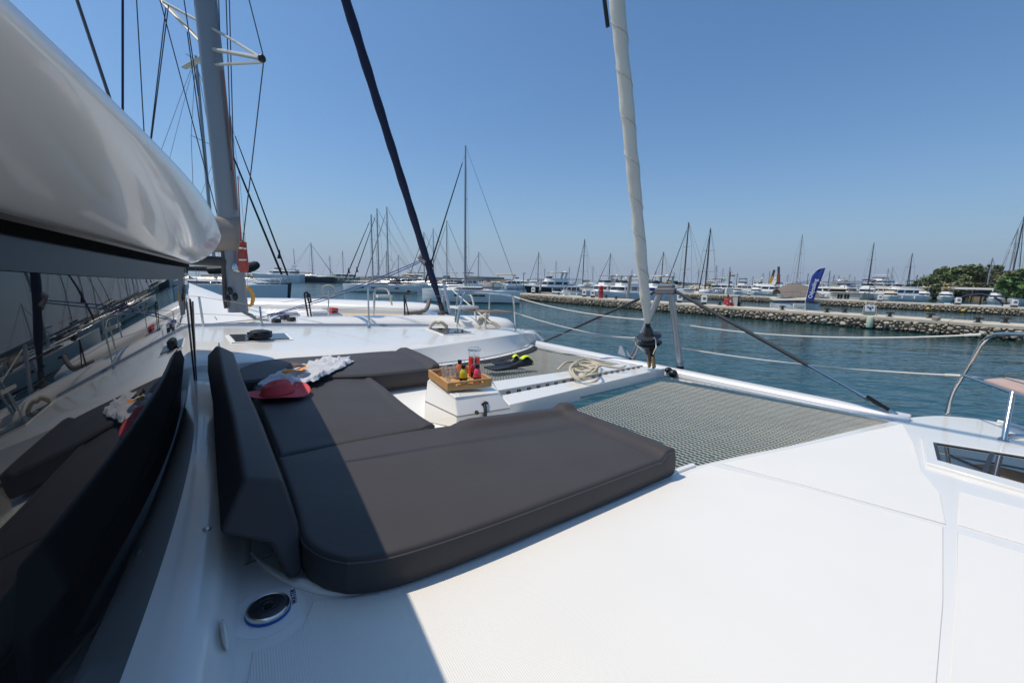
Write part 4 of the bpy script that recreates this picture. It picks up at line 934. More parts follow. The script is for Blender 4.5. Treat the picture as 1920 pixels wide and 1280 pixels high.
m = MB(); q = AZ(838, 604, ZD); m.box(q, (.3, .45, .12)); bld(m, 'beam_fitting', alu)
bk_ = b0 + dv * .245; m = MB(); m.tube([bk_ + Vector((0, 0, .1)), bk_ + Vector((-.05, .1, .0)), bk_ + Vector((0, 0, -.1))], .07, 8); bld(m, 'sail_tie', mat('grey tie', (.2, .2, .2), .8), fj)
bl = mat('blue sheet', (.02, .06, .20), .7); m = MB()
m.tube(sag(bk_, AZ(500, 592, ZD + .06), .06), .009, 5); m.tube(sag(bk_ - Vector((0, 0, .03)), AZ(485, 596, ZD + .06), .10), .009, 5)
for k in range(5): q = AZ(500 + k * 6, 591 + (k % 3) * 3, ZD + .05); m.tube([q, q + Vector((.12, -.08, .05)), q + Vector((.2, .1, .0))], .012, 5)
tag(bld(m, 'jib_sheet', bl), kind='stuff')
m = MB()
for x, y in ((518, 601), (534, 595), (546, 598)): m.box(AZ(x, y, ZD + .04), (.12, .10, .07), .4)
tag(bld(m, 'deck_block', blackp), kind='stuff')
# black rope loop, coiled pole, prop bracket, pulpits
def up(x0, y0, x1, y1, z=ZD): q = AZ(x0, y0, z); return q, AV(x1, y1, q.y)
q, t = up(581, 609, 571, 552); q2, t2 = up(586, 609, 577, 552); m = MB(); m.tube(catmull([q, t - Vector((0, 0, .02)), t + Vector((.03, -.02, .02)), t2, q2], 5), .014, 6); m.tube(catmull([t2, AV(580, 552, t2.y), AV(583, 566, t2.y), AV(579, 565, t2.y), AV(575, 553, t2.y)], 5), .014, 6); bld(m, 'hanging_rope', blackr)
q, t = up(616, 609, 616, 545); m = MB(); m.tube([q, t], .011, 6); pl_ = bld(m, 'stanchion', steel); m = MB(); P = [t + Vector((.10 * math.cos(a), -.06 * math.cos(a), .10 * math.sin(a))) for a in [2 * math.pi * k / 20 for k in range(42)]]; m.tube(P, .010, 5); bld(m, 'wire_coil', ropeb, pl_)
q, t = up(757, 606, 758, 553); q2, t2 = up(770, 605, 762, 553); m = MB(); m.tube(catmull([q + Vector((-.2, .05, 0)), q, t], 4), .016, 6); m.tube([t, q2], .012, 6); m.ball(t + Vector((.06, -.03, .05)), .045, 8, 6, (1.5, 1, 1)); bld(m, 'prop_bracket', blackp)
vv = AZ(715, 606, ZD).y
q, t = up(702, 606, 701, 548); m = MB(); m.tube([q, t], .018, 7); bld(m, 'stanchion', steel)
far_v = AZ(718, 577, ZD + .1).y; m = MB(); m.tube(catmull([AV(702, 574, far_v), AV(703, 552, far_v), AV(706, 541, far_v), AV(722, 540, far_v), AV(729, 548, far_v), AV(735, 572, far_v)], 4), .022, 7); p2 = bld(m, 'pulpit', steel); m = MB(); m.bar(AV(704, 555, far_v), AV(731, 555, far_v), .3, .06); bld(m, 'seat', gel, p2)
nv = AZ(870, 609, ZD + .1).y; m = MB(); m.tube(catmull([AV(854, 604, nv), AV(857, 570, nv), AV(860, 548, nv), AV(866, 545, nv)], 4), .017, 7); m.tube(catmull([AV(858, 606, nv), AV(866, 562, nv), AV(872, 552, nv), AV(882, 552, nv), AV(887, 565, nv), AV(893, 602, nv)], 4), .017, 7); m.tube([AV(862, 545, nv), AV(955, 551, nv)], .017, 7); p3 = bld(m, 'pulpit', steel); m = MB(); m.bar(AV(851, 576, nv), AV(889, 575, nv), .25, .04); bld(m, 'seat', gel, p3)
m = MB(); m.tube([AV(838, 535, b0.y), AV(920, 606, nv)], .012, 5); m.tube(sag(drp, AV(885, 604, nv), .03), .012, 5); tag(bld(m, 'bridle_line', ropew), kind='stuff')
m = MB(); q = AZ(822, 611, ZD + .12); m.tube([q + Vector((.10 * math.cos(a), -.08 * math.cos(a), (.09 + .012 * math.sin(7 * a)) * math.sin(a) - .03)) for a in [math.pi * k / 10 for k in range(11)]], .03, 7); bld(m, 'mooring_rope', ropeb)
m = MB(); q = AZ(908, 603, ZD + .1)
for k in range(4): m.ball(q + Vector((.06 * (k - 1.5), .04 * (k % 2), .05 * (k % 3))), .06, 8, 6)
m.tube(catmull([q, q + Vector((.15, -.15, -.05)), q + Vector((.3, -.4, -.35))], 5), .035, 7); bld(m, 'bow_knot', ropeb)
m = MB(); q = AZ(796, 582, ZD + .08); m.tube(catmull([q + Vector((-.5, 0, -.05)), q, q + Vector((.2, .1, .25))], 5), .05, 7); bld(m, 'anchor_bridle', mat('grey braid', (.22, .20, .18), .9))
# yellow buoyant line bag and grey dinghy behind the mast
q = AV(466, 552, 9.8); o = aboard('rope_bag', 'small orange yellow rope bundle hanging behind the mast of the second catamaran', 'rope', q); m = MB()
for k in range(5): m.tube(catmull([(0, .02 * k, .16), (-.08, .02 * k, 0), (-.04, .02 * k, -.2), (.05, .02 * k, -.2), (.08, .02 * k, 0), (0, .02 * k, .16)], 4), .03, 6)
m.build('loops', mat('yellow rope', (.62, .34, .06), .8), o); m = MB(); m.tube([(0, .03, .16), (0, .03, 1.2)], .008, 5); m.build('tether', ropew, o)
q = AZ(468, 503, 2.95); q = wld(AV(458, 506, 16)); o = thing('inflatable_dinghy', 'grey and black inflatable dinghy with its bow raised behind the mast', 'dinghy', q, R(10)); o.scale = (.72, .72, .72); m = MB()
for s in (1, -1): m.tube(catmull([(-1.2, s * .5, -.05), (-.6, s * .5, 0), (.1, s * .38, .08), (.5, 0, .24)], 5), .18, 10)
m.build('tube', mat('black rubber tube', (.02, .02, .022), .5), o); m = MB(); m.loft([[Vector((-1.2, -.5, -.1)), Vector((-1.2, .5, -.1)), Vector((-1.2, .5, .12)), Vector((-1.2, -.5, .12))], [Vector((0, -.45, .0)), Vector((0, .45, .0)), Vector((0, .42, .28)), Vector((0, -.42, .28))], [Vector((.5, -.1, .26)), Vector((.5, .1, .26)), Vector((.5, .1, .40)), Vector((.5, -.1, .40))]]); m.build('hull', gelm, o)
# ------------------------------------------------------------------ stone piers
RN = random.Random(21)
Pd = Vector((.624, -.781, 0)).normalized(); Pn = Vector((.781, .624, 0)).normalized()   # along the piers, away from the camera
PA = Vector((.3, 58.0, 0)); P2A = Vector((51, 52, 0)) - Pd * 62
PZ = .86
def wet(m, out):                                             # dark weed and water stain up to the tide line
    nt = m.node_tree; g = nt.nodes.new('ShaderNodeNewGeometry'); sx = nt.nodes.new('ShaderNodeSeparateXYZ'); nt.links.new(g.outputs['Position'], sx.inputs[0])
    nz_ = nt.nodes.new('ShaderNodeTexNoise'); nz_.inputs['Scale'].default_value = 2.5; nt.links.new(g.outputs['Position'], nz_.inputs['Vector'])
    ad = nt.nodes.new('ShaderNodeMath'); ad.operation = 'MULTIPLY_ADD'; ad.inputs[1].default_value = -.22; nt.links.new(nz_.outputs['Fac'], ad.inputs[0]); nt.links.new(sx.outputs['Z'], ad.inputs[2])
    mr = nt.nodes.new('ShaderNodeMapRange'); mr.inputs[1].default_value = -.04; mr.inputs[2].default_value = .10; nt.links.new(ad.outputs[0], mr.inputs[0])
    mm = nt.nodes.new('ShaderNodeMix'); mm.data_type = 'RGBA'; mm.inputs[6].default_value = (.030, .026, .020, 1); nt.links.new(mr.outputs[0], mm.inputs[0]); nt.links.new(out, mm.inputs[7]); nt.links.new(mm.outputs[2], nt.nodes['Principled BSDF'].inputs['Base Color'])
def colored(name, cols, rough=.85, bump=.012, bscale=9):     # colour varies stone by stone
    m = mat(name, cols[0], rough, bump=bump, bscale=bscale)
    nt = m.node_tree; oi = nt.nodes.new('ShaderNodeObjectInfo'); cr_ = nt.nodes.new('ShaderNodeValToRGB'); cr_.color_ramp.interpolation = 'LINEAR'
    el = cr_.color_ramp.elements
    while len(el) < len(cols): el.new(.5)
    for i, c in enumerate(cols): el[i].position = i / (len(cols) - 1); el[i].color = (*c, 1)
    ns = nt.nodes.new('ShaderNodeTexNoise'); ns.inputs['Scale'].default_value = 3.5; ns.inputs['Detail'].default_value = 6
    tc = nt.nodes['Texture Coordinate']; nt.links.new(tc.outputs['Object'], ns.inputs['Vector'])
    mx = nt.nodes.new('ShaderNodeMix'); mx.data_type = 'RGBA'; mx.blend_type = 'MULTIPLY'; mx.inputs[0].default_value = .6
    gm = nt.nodes.new('ShaderNodeMapRange'); gm.inputs[3].default_value = .55; gm.inputs[4].default_value = 1.25; nt.links.new(ns.outputs['Fac'], gm.inputs[0])
    nt.links.new(oi.outputs['Random'], cr_.inputs[0]); nt.links.new(cr_.outputs[0], mx.inputs[6]); nt.links.new(gm.outputs[0], mx.inputs[7])
    wet(m, mx.outputs[2]); return m
stone_m = colored('pier stone', [(.27, .22, .16), (.46, .40, .31), (.34, .265, .185), (.58, .53, .45), (.39, .335, .26), (.47, .38, .27), (.22, .18, .14)])
def islanded(name, cols, rough=.85):
    m = colored(name, cols, rough); nt = m.node_tree; g = nt.nodes.new('ShaderNodeNewGeometry'); cr_ = [n for n in nt.nodes if n.type == 'VALTORGB'][0]; nt.links.new(g.outputs['Random Per Island'], cr_.inputs[0]); return m
stone_i = islanded('pier stone mass', [(.27, .22, .16), (.46, .40, .31), (.34, .265, .185), (.58, .53, .45), (.39, .335, .26), (.47, .38, .27), (.22, .18, .14)])
conc = mat('weathered concrete', (.50, .45, .365), .9, var=.2, vscale=1.3, bump=.01, bscale=8)
mortar = mat('dark mortar', (.36, .305, .235), .95, var=.35, vscale=2)
wet(mortar, [n for n in mortar.node_tree.nodes if n.type == 'MIX'][0].outputs[2])
def stone_verts(rnd, w, h, d):
    n = rnd.choice((6, 7, 8)); pts = []
    for k in range(n):
        a = 2 * math.pi * (k + rnd.uniform(-.25, .25)) / n; sq = 1 / max(abs(math.cos(a)), abs(math.sin(a))) ** .85; pts.append((w / 2 * math.cos(a) * sq * rnd.uniform(.74, 1), h / 2 * math.sin(a) * sq * rnd.uniform(.74, 1)))
    vs = [Vector((x, 0, z)) for x, z in pts] + [Vector((x * .80 + rnd.uniform(-.05, .05) * w, -d * rnd.uniform(.45, 1), z * .80)) for x, z in pts] + [Vector((rnd.uniform(-.1, .1) * w, -d * 1.12, rnd.uniform(-.1, .1) * h))]
    fs = [(k, (k + 1) % n, n + (k + 1) % n, n + k) for k in range(n)] + [(n + k, n + (k + 1) % n, 2 * n) for k in range(n)]
    return vs, fs
def pier(name, A, length, width, label, n_parts):
    ang = math.atan2(Pd.y, Pd.x); root = thing(name, label, 'pier', A, ang)            # local x along, y away from the camera
    m = MB(); m.box((length / 2, width / 2 + .12, -.4), (length, width - .1, 2 * (PZ - .2 + .4) - .0)); m.build('core', mortar, root)
    nsl = int(length / 3.2); L_ = length / nsl
    slab = None
    for i in range(nsl):
        if slab is None: m = MB(); m.box((0, 0, 0), (L_ - .02, width, .20)); slab = bevel(m.build('cap_slab', conc, root), .02, 1); o = slab
        else: o = slab.copy(); COL.objects.link(o); o.parent = root
        o.location = (L_ * (i + .5), width / 2, PZ - .10 + RN.uniform(-.008, .008))
    protos = [MB().add(*stone_verts(RN, 1, 1, .26)).build('stone', stone_m, None, angle=22) for _ in range(12)]
    meshes = [p.data for p in protos]
    for p in protos: bpy.data.objects.remove(p)
    mass = MB(); spots = []; z = -.28
    taken = {}
    def free(x, z, rr):
        for ix in range(int((x - 1) / .5), int((x + 1) / .5) + 1):
            for (a, b, c) in taken.get(ix, ()):
                if ((x - a) / 1.4) ** 2 + (z - b) ** 2 < (rr + c) ** 2: return False
        return True
    for size, tries in ((.145, 6), (.115, 18), (.09, 46), (.065, 80), (.045, 80)):          # big stones first, small ones fill the gaps
        for _ in range(int(length * tries)):
            x = RN.uniform(0, length); z = RN.uniform(-.22, PZ - .24); rr = size * RN.uniform(.8, 1.15)
            if free(x, z, rr * .90): taken.setdefault(int(x / .5), []).append((x, z, rr)); spots.append((x, z, rr * 2.95, rr * 2.12))
    spots.sort(key=lambda s: -s[2] * (1 if s[0] < 52 else .4) / (Vector(root.location) + Pd * s[0]).length)
    vis = [s for s in spots]
    for i, (x, z, w, h) in enumerate(vis):
        if i < n_parts:
            o = bpy.data.objects.new('stone', RN.choice(meshes)); COL.objects.link(o); o.parent = root; o.location = (x, .06 + RN.uniform(-.04, .03), z); o.scale = (w, RN.uniform(.7, 1.2) * .6, h); o.rotation_euler = (0, RN.uniform(-.25, .25), 0)
        else:
            vs, fs = stone_verts(RN, w, h, .2); y0 = .06 + RN.uniform(-.04, .03); mass.add([p + Vector((x, y0, z)) for p in vs], fs)
    if mass.v: tag(mass.build('stone', stone_i, root, angle=22), kind='stuff')
    # two ends and the far side are plain
    return root
pier1 = pier('stone_pier', PA, 62, 2.9, 'nearer low stone pier with a concrete top running across the harbour', 300)
pier2 = pier('stone_pier', P2A, 105, 3.2, 'second stone pier behind the nearer one with motor yachts moored beyond it', 0)
def along(px, A, off):                                         # point over a pier seen at column px
    d = ray(px, 545); k = d.x / d.y; B = A + Pn * off; t = (k * B.y - B.x) / (Pd.x - k * Pd.y); return B + Pd * t

# ------------------------------------------------------------------ pier furniture
iron = mat('black iron', (.02, .02, .022), .55); boxw = mat('white pedestal', (.74, .75, .74), .4); redp = mat('red paint', (.42, .03, .03), .5, var=.2, vscale=8)
grey = mat('grey metal', (.36, .38, .38), .5, metal=.3); signw = mat('white sign', (.80, .82, .82), .4); navyp = mat('navy print', (.03, .05, .14), .5)
def on_pier(x, y): p = G(x, y, PZ); return p
bol = None
for x, off, lab in [(1012, 2.3, 'at the far left end of the nearer pier'), (1048, 2.3, 'left of the white pillar on the nearer pier'), (1137, 2.2, 'right of the red cabinet'), (1156, .5, 'near the grey feather flag'), (1273, 1.8, 'under the white box beside the striker legs'), (1352, 2.0, 'left of the red hose cart'), (1389, 2.3, 'right of the grey cabinet'), (1471, .8, 'right of the white rail frame'), (1556, 1.2, 'right of the blue feather flag'), (1590, 2.4, 'left of the big sign board'), (1676, .7, 'right of the big sign board'), (1753, 2.3, 'above the buoys on the nearer pier'), (1845, .7, 'second from the right end of the photo'), (1897, 2.3, 'rightmost on the nearer pier')]:
    p = along(x, PA, off); p.z = PZ
    if bol is None:
        bol = thing('bollard', '', 'bollard', p, 0, 'mooring bollards on the nearer pier')
        m = MB(); m.lathe([(0, 0), (.20, 0), (.19, .03), (.10, .06), (.085, .20), (.10, .26), (.12, .30), (.08, .34), (0, .35)], (0, 0, 0), 12); m.build('post', iron, bol); m = MB(); m.tube([(-.22, 0, .27), (.22, 0, .27)], [.05, .05], 8); m.build('horn', iron, bol); o = bol
    else: o = copy_tree(bol)
    o.location = p; o['label'] = 'black iron mooring bollard ' + lab; o.rotation_euler = (0, 0, math.atan2(Pd.y, Pd.x))
ped = None
for x, off, lab, A in [(1000, 1.9, 'leftmost on the nearer pier', PA), (1096, 1.6, 'just left of the red cabinet', PA), (1112, 1.2, 'standing beside the red cabinet', PA), (1276, 1.9, 'behind the right striker leg', PA), (1322, 1.4, 'between the striker and the red hose cart', PA), (1405, 1.5, 'on the second pier left of the cranes', P2A), (1652, 1.5, 'on the second pier behind the big sign', P2A), (1800, 1.5, 'on the second pier left of the dark bimini', P2A), (1907, 1.0, 'rightmost on the second pier', P2A)]:
    p = along(x, A, off); p.z = PZ
    if ped is None:
        ped = thing('service_pedestal', '', 'pedestal', p, 0, 'white service pedestals on the piers')
        m = MB(); m.box((0, 0, .10), (.42, .40, .20)); m.build('foot', iron, ped)
        m = MB(); m.prism([(-.24, .18, .20), (.24, .18, .20), (.26, .18, .75), (.15, .18, .85), (-.15, .18, .85), (-.26, .18, .75)], (0, -.36, 0)); bevel(m.build('housing', boxw, ped), .03, 2)
        m = MB(); m.box((0, -.186, .56), (.24, .012, .17)); m.build('socket_panel', mat('dark panel', (.05, .06, .08), .4), ped)
        m = MB(); m.tube([(-.29, .0, .1), (-.29, 0, .7), (-.2, 0, .92), (.2, 0, .92), (.29, 0, .7), (.29, 0, .1)], .02, 6); m.build('guard_rail', grey, ped); o = ped
    else: o = copy_tree(ped)
    o.location = p; o.rotation_euler = (0, 0, math.atan2(Pd.y, Pd.x) + .5); o['label'] = 'white service pedestal ' + lab
# sign board
p = along(1637, PA, 1.1); p.z = PZ; sb = thing('sign_board', 'white information board with dark symbols in a grey frame on the nearer pier', 'sign', p, math.atan2(Pd.y, Pd.x) + .55)
m = MB(); m.tube([(-.42, 0, 0), (-.34, .06, .62), (-.2, .08, .8), (.2, .08, .8), (.34, .06, .62), (.42, 0, 0)], .028, 6); m.build('frame', grey, sb)
m = MB(); m.box((0, .04, .48), (.58, .03, .46)); bevel(m.build('panel', signw, sb), .01, 1)
m = MB()
for a, b, s in ((-.13, .55, .07), (.0, .50, .09), (.13, .55, .07), (.03, .40, .06)): m.lathe([(0, 0), (s, 0), (s, .004), (0, .004)], (a, .018, b), 7, axis=(0, -1, 0), sx=.8)
tag(m.build('symbol', navyp, sb), kind='stuff')
m = MB(); m.box((0, .06, .14), (.60, .2, .26)); m.build('base_box', mat('green grey box', (.16, .22, .22), .6), sb)
# red cabinet, hose cart, cabinet, rail frames, lamps
p = along(1127, PA, 1.0); p.z = PZ; o = thing('fire_cabinet', 'tall red fire cabinet on the nearer pier', 'fire cabinet', p, .6)
m = MB(); m.lathe([(0, 0), (.30, 0), (.30, .06), (.24, .08), (.24, .70), (.28, .74), (.28, .86), (.24, .90), (.24, 1.22), (.30, 1.26), (.26, 1.38), (0, 1.45)], (0, 0, 0), 12); m.build('body', redp, o); m = MB(); m.box((0, -.25, .5), (.22, .03, .3)); m.build('door', mat('dark red', (.25, .02, .02), .5), o)
p = along(1367, PA, 1.5); p.z = PZ; o = thing('hose_cart', 'red fire hose cart at the foot of the lamp post', 'hose cart', p, .5)
m = MB(); m.box((0, 0, .36), (.58, .40, .55)); bevel(m.build('body', redp, o), .05, 2)
for s in (-1, 1): m = MB(); m.lathe([(0, -.05), (.17, -.05), (.17, .05), (0, .05)], (s * .26, -.22, .17), 14, axis=(0, 1, 0)); m.build('wheel', redp, o)
m = MB(); m.lathe([(0, -.03), (.12, -.03), (.12, .03), (0, .03)], (0, -.22, .42), 12, axis=(0, 1, 0)); m.build('dial', signw, o); m = MB(); m.tube([(-.2, .1, .6), (-.2, .15, .78), (.2, .15, .78), (.2, .1, .6)], .025, 6); m.build('handle', redp, o)
p = along(1383, PA, 2.2); p.z = PZ; o = thing('power_cabinet', 'open grey power cabinet beside the red hose cart', 'cabinet', p, .7)
m = MB()
for c, s in (((-.28, 0, .45), (.04, .4, .9)), ((.28, 0, .45), (.04, .4, .9)), ((0, .18, .45), (.52, .04, .9))): m.box(c, s)
m.build('case', mat('pale grey cabinet', (.42, .44, .42), .5), o); m = MB(); m.box((0, 0, .94), (.68, .5, .06)); m.build('lid', boxw, o); m = MB(); m.box((0, .02, .48), (.5, .26, .7)); m.build('panel', mat('dark green panel', (.05, .07, .05), .5), o)
p = along(1366, PA, 1.9); p.z = PZ; o = thing('lamp_post', 'rusty lamp post with a floodlight and a grey box on the nearer pier', 'lamp post', p, .0)
m = MB(); m.tube([(0, 0, 0), (0, 0, 3.05)], [.07, .05], 8); m.build('pole', mat('rusty pole', (.16, .10, .08), .7, var=.3, vscale=6), o)
m = MB(); m.box((0, -.08, 1.32), (.62, .3, .58)); bevel(m.build('box', mat('pale box', (.60, .62, .62), .5), o), .02, 1)
m = MB(); m.prism([(.08, 0, 2.75), (.45, 0, 2.78), (.47, 0, 2.66), (.30, 0, 2.62), (.08, 0, 2.68)], (0, .2, 0)); m.build('floodlight', mat('yellowed lamp', (.45, .38, .2), .5), o)
m = MB(); m.box((-.06, 0, 2.35), (.12, .14, .3)); m.build('junction_box', grey, o); m = MB(); m.tube([(0, 0, 2.15), (-.25, 0, 2.08), (-.38, 0, 2.05)], .03, 6); m.ball((-.42, 0, 2.05), .06, 8, 6); m.build('camera', boxw, o)
def lamp(x, A, off, h, lab, zt=PZ):
    p = along(x, A, off); p.z = zt; o = thing('lamp_post', lab, 'lamp post', p, 0); m = MB(); m.tube([(0, 0, 0), (0, 0, h)], [.06, .045], 8); m.build('pole', mat('dark pole', (.10, .10, .11), .5), o); m = MB(); m.prism([(-.1, -.1, h), (.34, -.1, h + .02), (.34, -.1, h + .10), (-.06, -.1, h + .10)], (0, .2, 0)); m.build('lamp_head', iron, o)
lamp(981, PA, 2.4, 2.75, 'thin dark lamp post at the left end of the nearer pier'); lamp(1630, P2A, 1.0, 2.3, 'thin grey lamp post on the second pier behind the sign board')
for x, lab, w in ((1456, 'low white rail frame on the nearer pier', .62), (1503, 'white folding gangway frame beside the blue flag', .78)):
    p = along(x, PA, 1.0); p.z = PZ; o = thing('rail_frame', lab, 'frame', p, math.atan2(Pd.y, Pd.x) + .6); m = MB()
    for z in (.12, .28, .42): m.tube([(-w / 2, 0, z), (w / 2, 0, z)], .022, 6)
    tag(m.build('rail', boxw, o), kind='stuff'); 
    for s in (-1, 1): m = MB(); m.tube([(s * w / 2, 0, 0), (s * w / 2, 0, .45)], .025, 6); m.build('post', boxw, o)
    if x == 1503: m = MB(); m.box((0, .12, .46), (w, .3, .18)); m.build('pad', mat('pale pad', (.5, .55, .5), .7), o)
p = along(1060, PA, 1.6); p.z = PZ; o = thing('concrete_pillar', 'short white concrete pillar with a flat cap on the nearer pier', 'pillar', p, .4); m = MB(); m.box((0, 0, .3), (.42, .42, .6)); m.build('shaft', boxw, o); m = MB(); m.box((0, 0, .64), (.8, .6, .1)); m.build('cap', boxw, o)
p = along(1640, PA, -.13); o = thing('fender', 'pale green foam fender hanging on the face of the nearer pier', 'fender', (p.x, p.y, .08), 0); m = MB(); m.lathe([(0, 0), (.17, .02), (.19, .08), (.19, .66), (.16, .74), (0, .76)], (0, 0, 0), 14); m.build('body', mat('pale green foam', (.50, .56, .45), .6), o); m = MB(); m.tube([(0, 0, .75), (0, .08, .82)], .02, 5); m.build('rope', ropeb, o)
# feather flags
def flag(x, A, off, h, w, lab, col, lean, top=None, text=None):
    p = along(x, A, off); p.z = PZ; vd = Vector((p.x, p.y, 0)).normalized(); rz = math.atan2(vd.y, vd.x) - R(90)
    o = thing('feather_flag', lab, 'flag', p, rz); b0 = h * .22
    ol = [(0, b0), (.02, h * .5), (.06, h * .74), (w * .22, h * .86), (w * .6, h * .965), (w * 1.12, h)]; orr = [(w * 1.0, h * .8), (w * .82, h * .55), (w * .70, h * .30), (w * .68, b0 + .01)]
    f = lambda q: Vector((q[0] + lean * q[1], .02 * math.sin(q[1] * 3 + q[0] * 5), q[1]))
    L_ = catmull([f(q) for q in ol], 5); R_ = resample(catmull([f(q) for q in orr][::-1] + [f(ol[-1])], 5), len(L_)); m = MB()
    rows = [[a.lerp(b, t / 4) + Vector((0, .03 * math.sin(t * 1.4 + i * .35), 0)) for t in range(5)] for i, (a, b) in enumerate(zip(L_, R_))]; m.loft(rows, closed=False)
    fo = m.build('sail', mat('flag ' + lab[:12], col, .7), o, angle=60); fo.modifiers.new('thick', 'SOLIDIFY').thickness = .006
    m = MB(); m.tube([(0, 0, 0)] + [q + Vector((-.012, .0, 0)) for q in L_], .016, 6); m.build('pole', boxw, o)
    if text:
        c = f((w * .42, h * .52)); Mt = Matrix.Translation(c + Vector((0, -.06, 0))) @ Matrix.Rotation(-R(90) + R(90) + lean * 0, 4, 'Y') @ Matrix.Rotation(R(90), 4, 'X') @ Matrix.Rotation(R(90) - math.atan(lean + .10), 4, 'Z')
        text_obj(text, .36, Mt, signw, 'lettering', o, .003)
    return o
flag(1512, PA, 1.3, 3.35, .74, 'navy blue feather flag with white lettering in front of the moored cruiser', (.022, .05, .28), .05, text='Odysailing')
flag(1176, PA, 1.6, 2.75, .40, 'narrow grey feather flag beside the white and blue motor yacht', (.30, .29, .27), .0)
flag(1011, PA, 2.2, 2.2, .35, 'pale pink feather flag at the left end of the nearer pier', (.62, .52, .50), .02)
# floating pontoon behind the pier's left end, buoys, loose block
a, b = along(1018, PA, 16), along(1086, PA, 10); o = thing('pontoon', 'low wooden pontoon floating behind the left end of the nearer pier', 'pontoon', (a + b) / 2, math.atan2((b - a).y, (b - a).x)); m = MB(); m.box((0, 0, .42), ((b - a).length, 1.6, .16)); m.build('deck', mat('grey planks', (.28, .25, .21), .8), o)
for s in (-.4, 0, .4): m = MB(); m.box((s * (b - a).length, 0, .12), (.8, 1.3, .44)); m.build('float', iron, o)
for x, y, lab in ((1746, 580, 'yellow mooring buoy under the second pier'), (1813, 586, 'yellow mooring buoy in a dark gap of the second pier')):
    p = along(x, P2A, -.5); o = thing('mooring_buoy', lab, 'buoy', (p.x, p.y, .1), 0, 'yellow buoys'); m = MB(); m.ball((0, 0, .14), .2, 12, 8); m.build('float', mat('yellow buoy', (.55, .36, .05), .5), o); m = MB(); m.tube([(0, 0, .45), (0, 0, .6)], .04, 6); m.build('ring', iron, o)
p = along(1765, PA, .2); o = thing('stone_block', 'loose dark stone block on the edge of the nearer pier', 'block', (p.x, p.y, PZ), .4); m = MB(); m.box((0, 0, .12), (.4, .3, .24)); bevel(m.build('block', mortar, o), .03, 1)
# ------------------------------------------------------------------ boats
white = mat('boat white', (.78, .78, .76), .3, coat=.3); cream = mat('boat cream', (.66, .60, .50), .4); winm = mat('boat window', (.012, .014, .018), .06, spec=.8)
mastm = mat('mast aluminium', (.34, .36, .38), .42, metal=.3); mastd = mat('dark mast', (.06, .06, .065), .5); rigm = mat('rigging', (.10, .11, .12), .6)
navyc = mat('navy canvas', (.018, .022, .06), .85); greyc = mat('grey canvas', (.22, .22, .22), .9); blackc = mat('black canvas', (.014, .014, .016), .85); beigec = mat('beige canvas', (.50, .42, .30), .9)
tealh = mat('pale grey hull', (.66, .70, .74), .25, coat=.4); navyh = mat('navy hull', (.012, .018, .04), .15, coat=.6); antif = mat('antifouling', (.02, .03, .06), .7)  # the grey hull is one even paint colour
orange = mat('orange float', (.75, .14, .02), .5)
def hull_mb(L, B, fb, bow=1.0, sheer=.22, stern=.82, plumb=.25):
    sts = [(-.5, stern * .92, 0), (-.42, stern, 0), (-.2, .97, 0), (.05, 1.0, 0), (.25, .84, 0), (.38, .56, 0), (.46, .26, 0), (.5, .03, 0)]; secs = []; dk_ = []
    for t, w, _ in sts:
        x = t * L; hw = w * B / 2; z = fb * (1 + sheer * max(0, (t + .1)) ** 1.6); rk = (plumb * max(0, (t - .2) / .3) ** 2) * fb
        ring_ = [(hw, z), (hw * .985, z * .72), (hw * .94, z * .35), (hw * .84, 0), (hw * .45, -.45), (0, -.6)]
        ring_ = ring_ + [(-a, b) for a, b in ring_[-2::-1]]
        secs.append([Vector((x - rk * (1 - b / z) if t > .2 else x, a, b)) for a, b in ring_] + [Vector((x, 0, z + .04 * w))])
    m = MB(); m.loft(secs); return m, secs
def stay(m, a, b, r): m.tube([a, b], r, 4, cap=False)
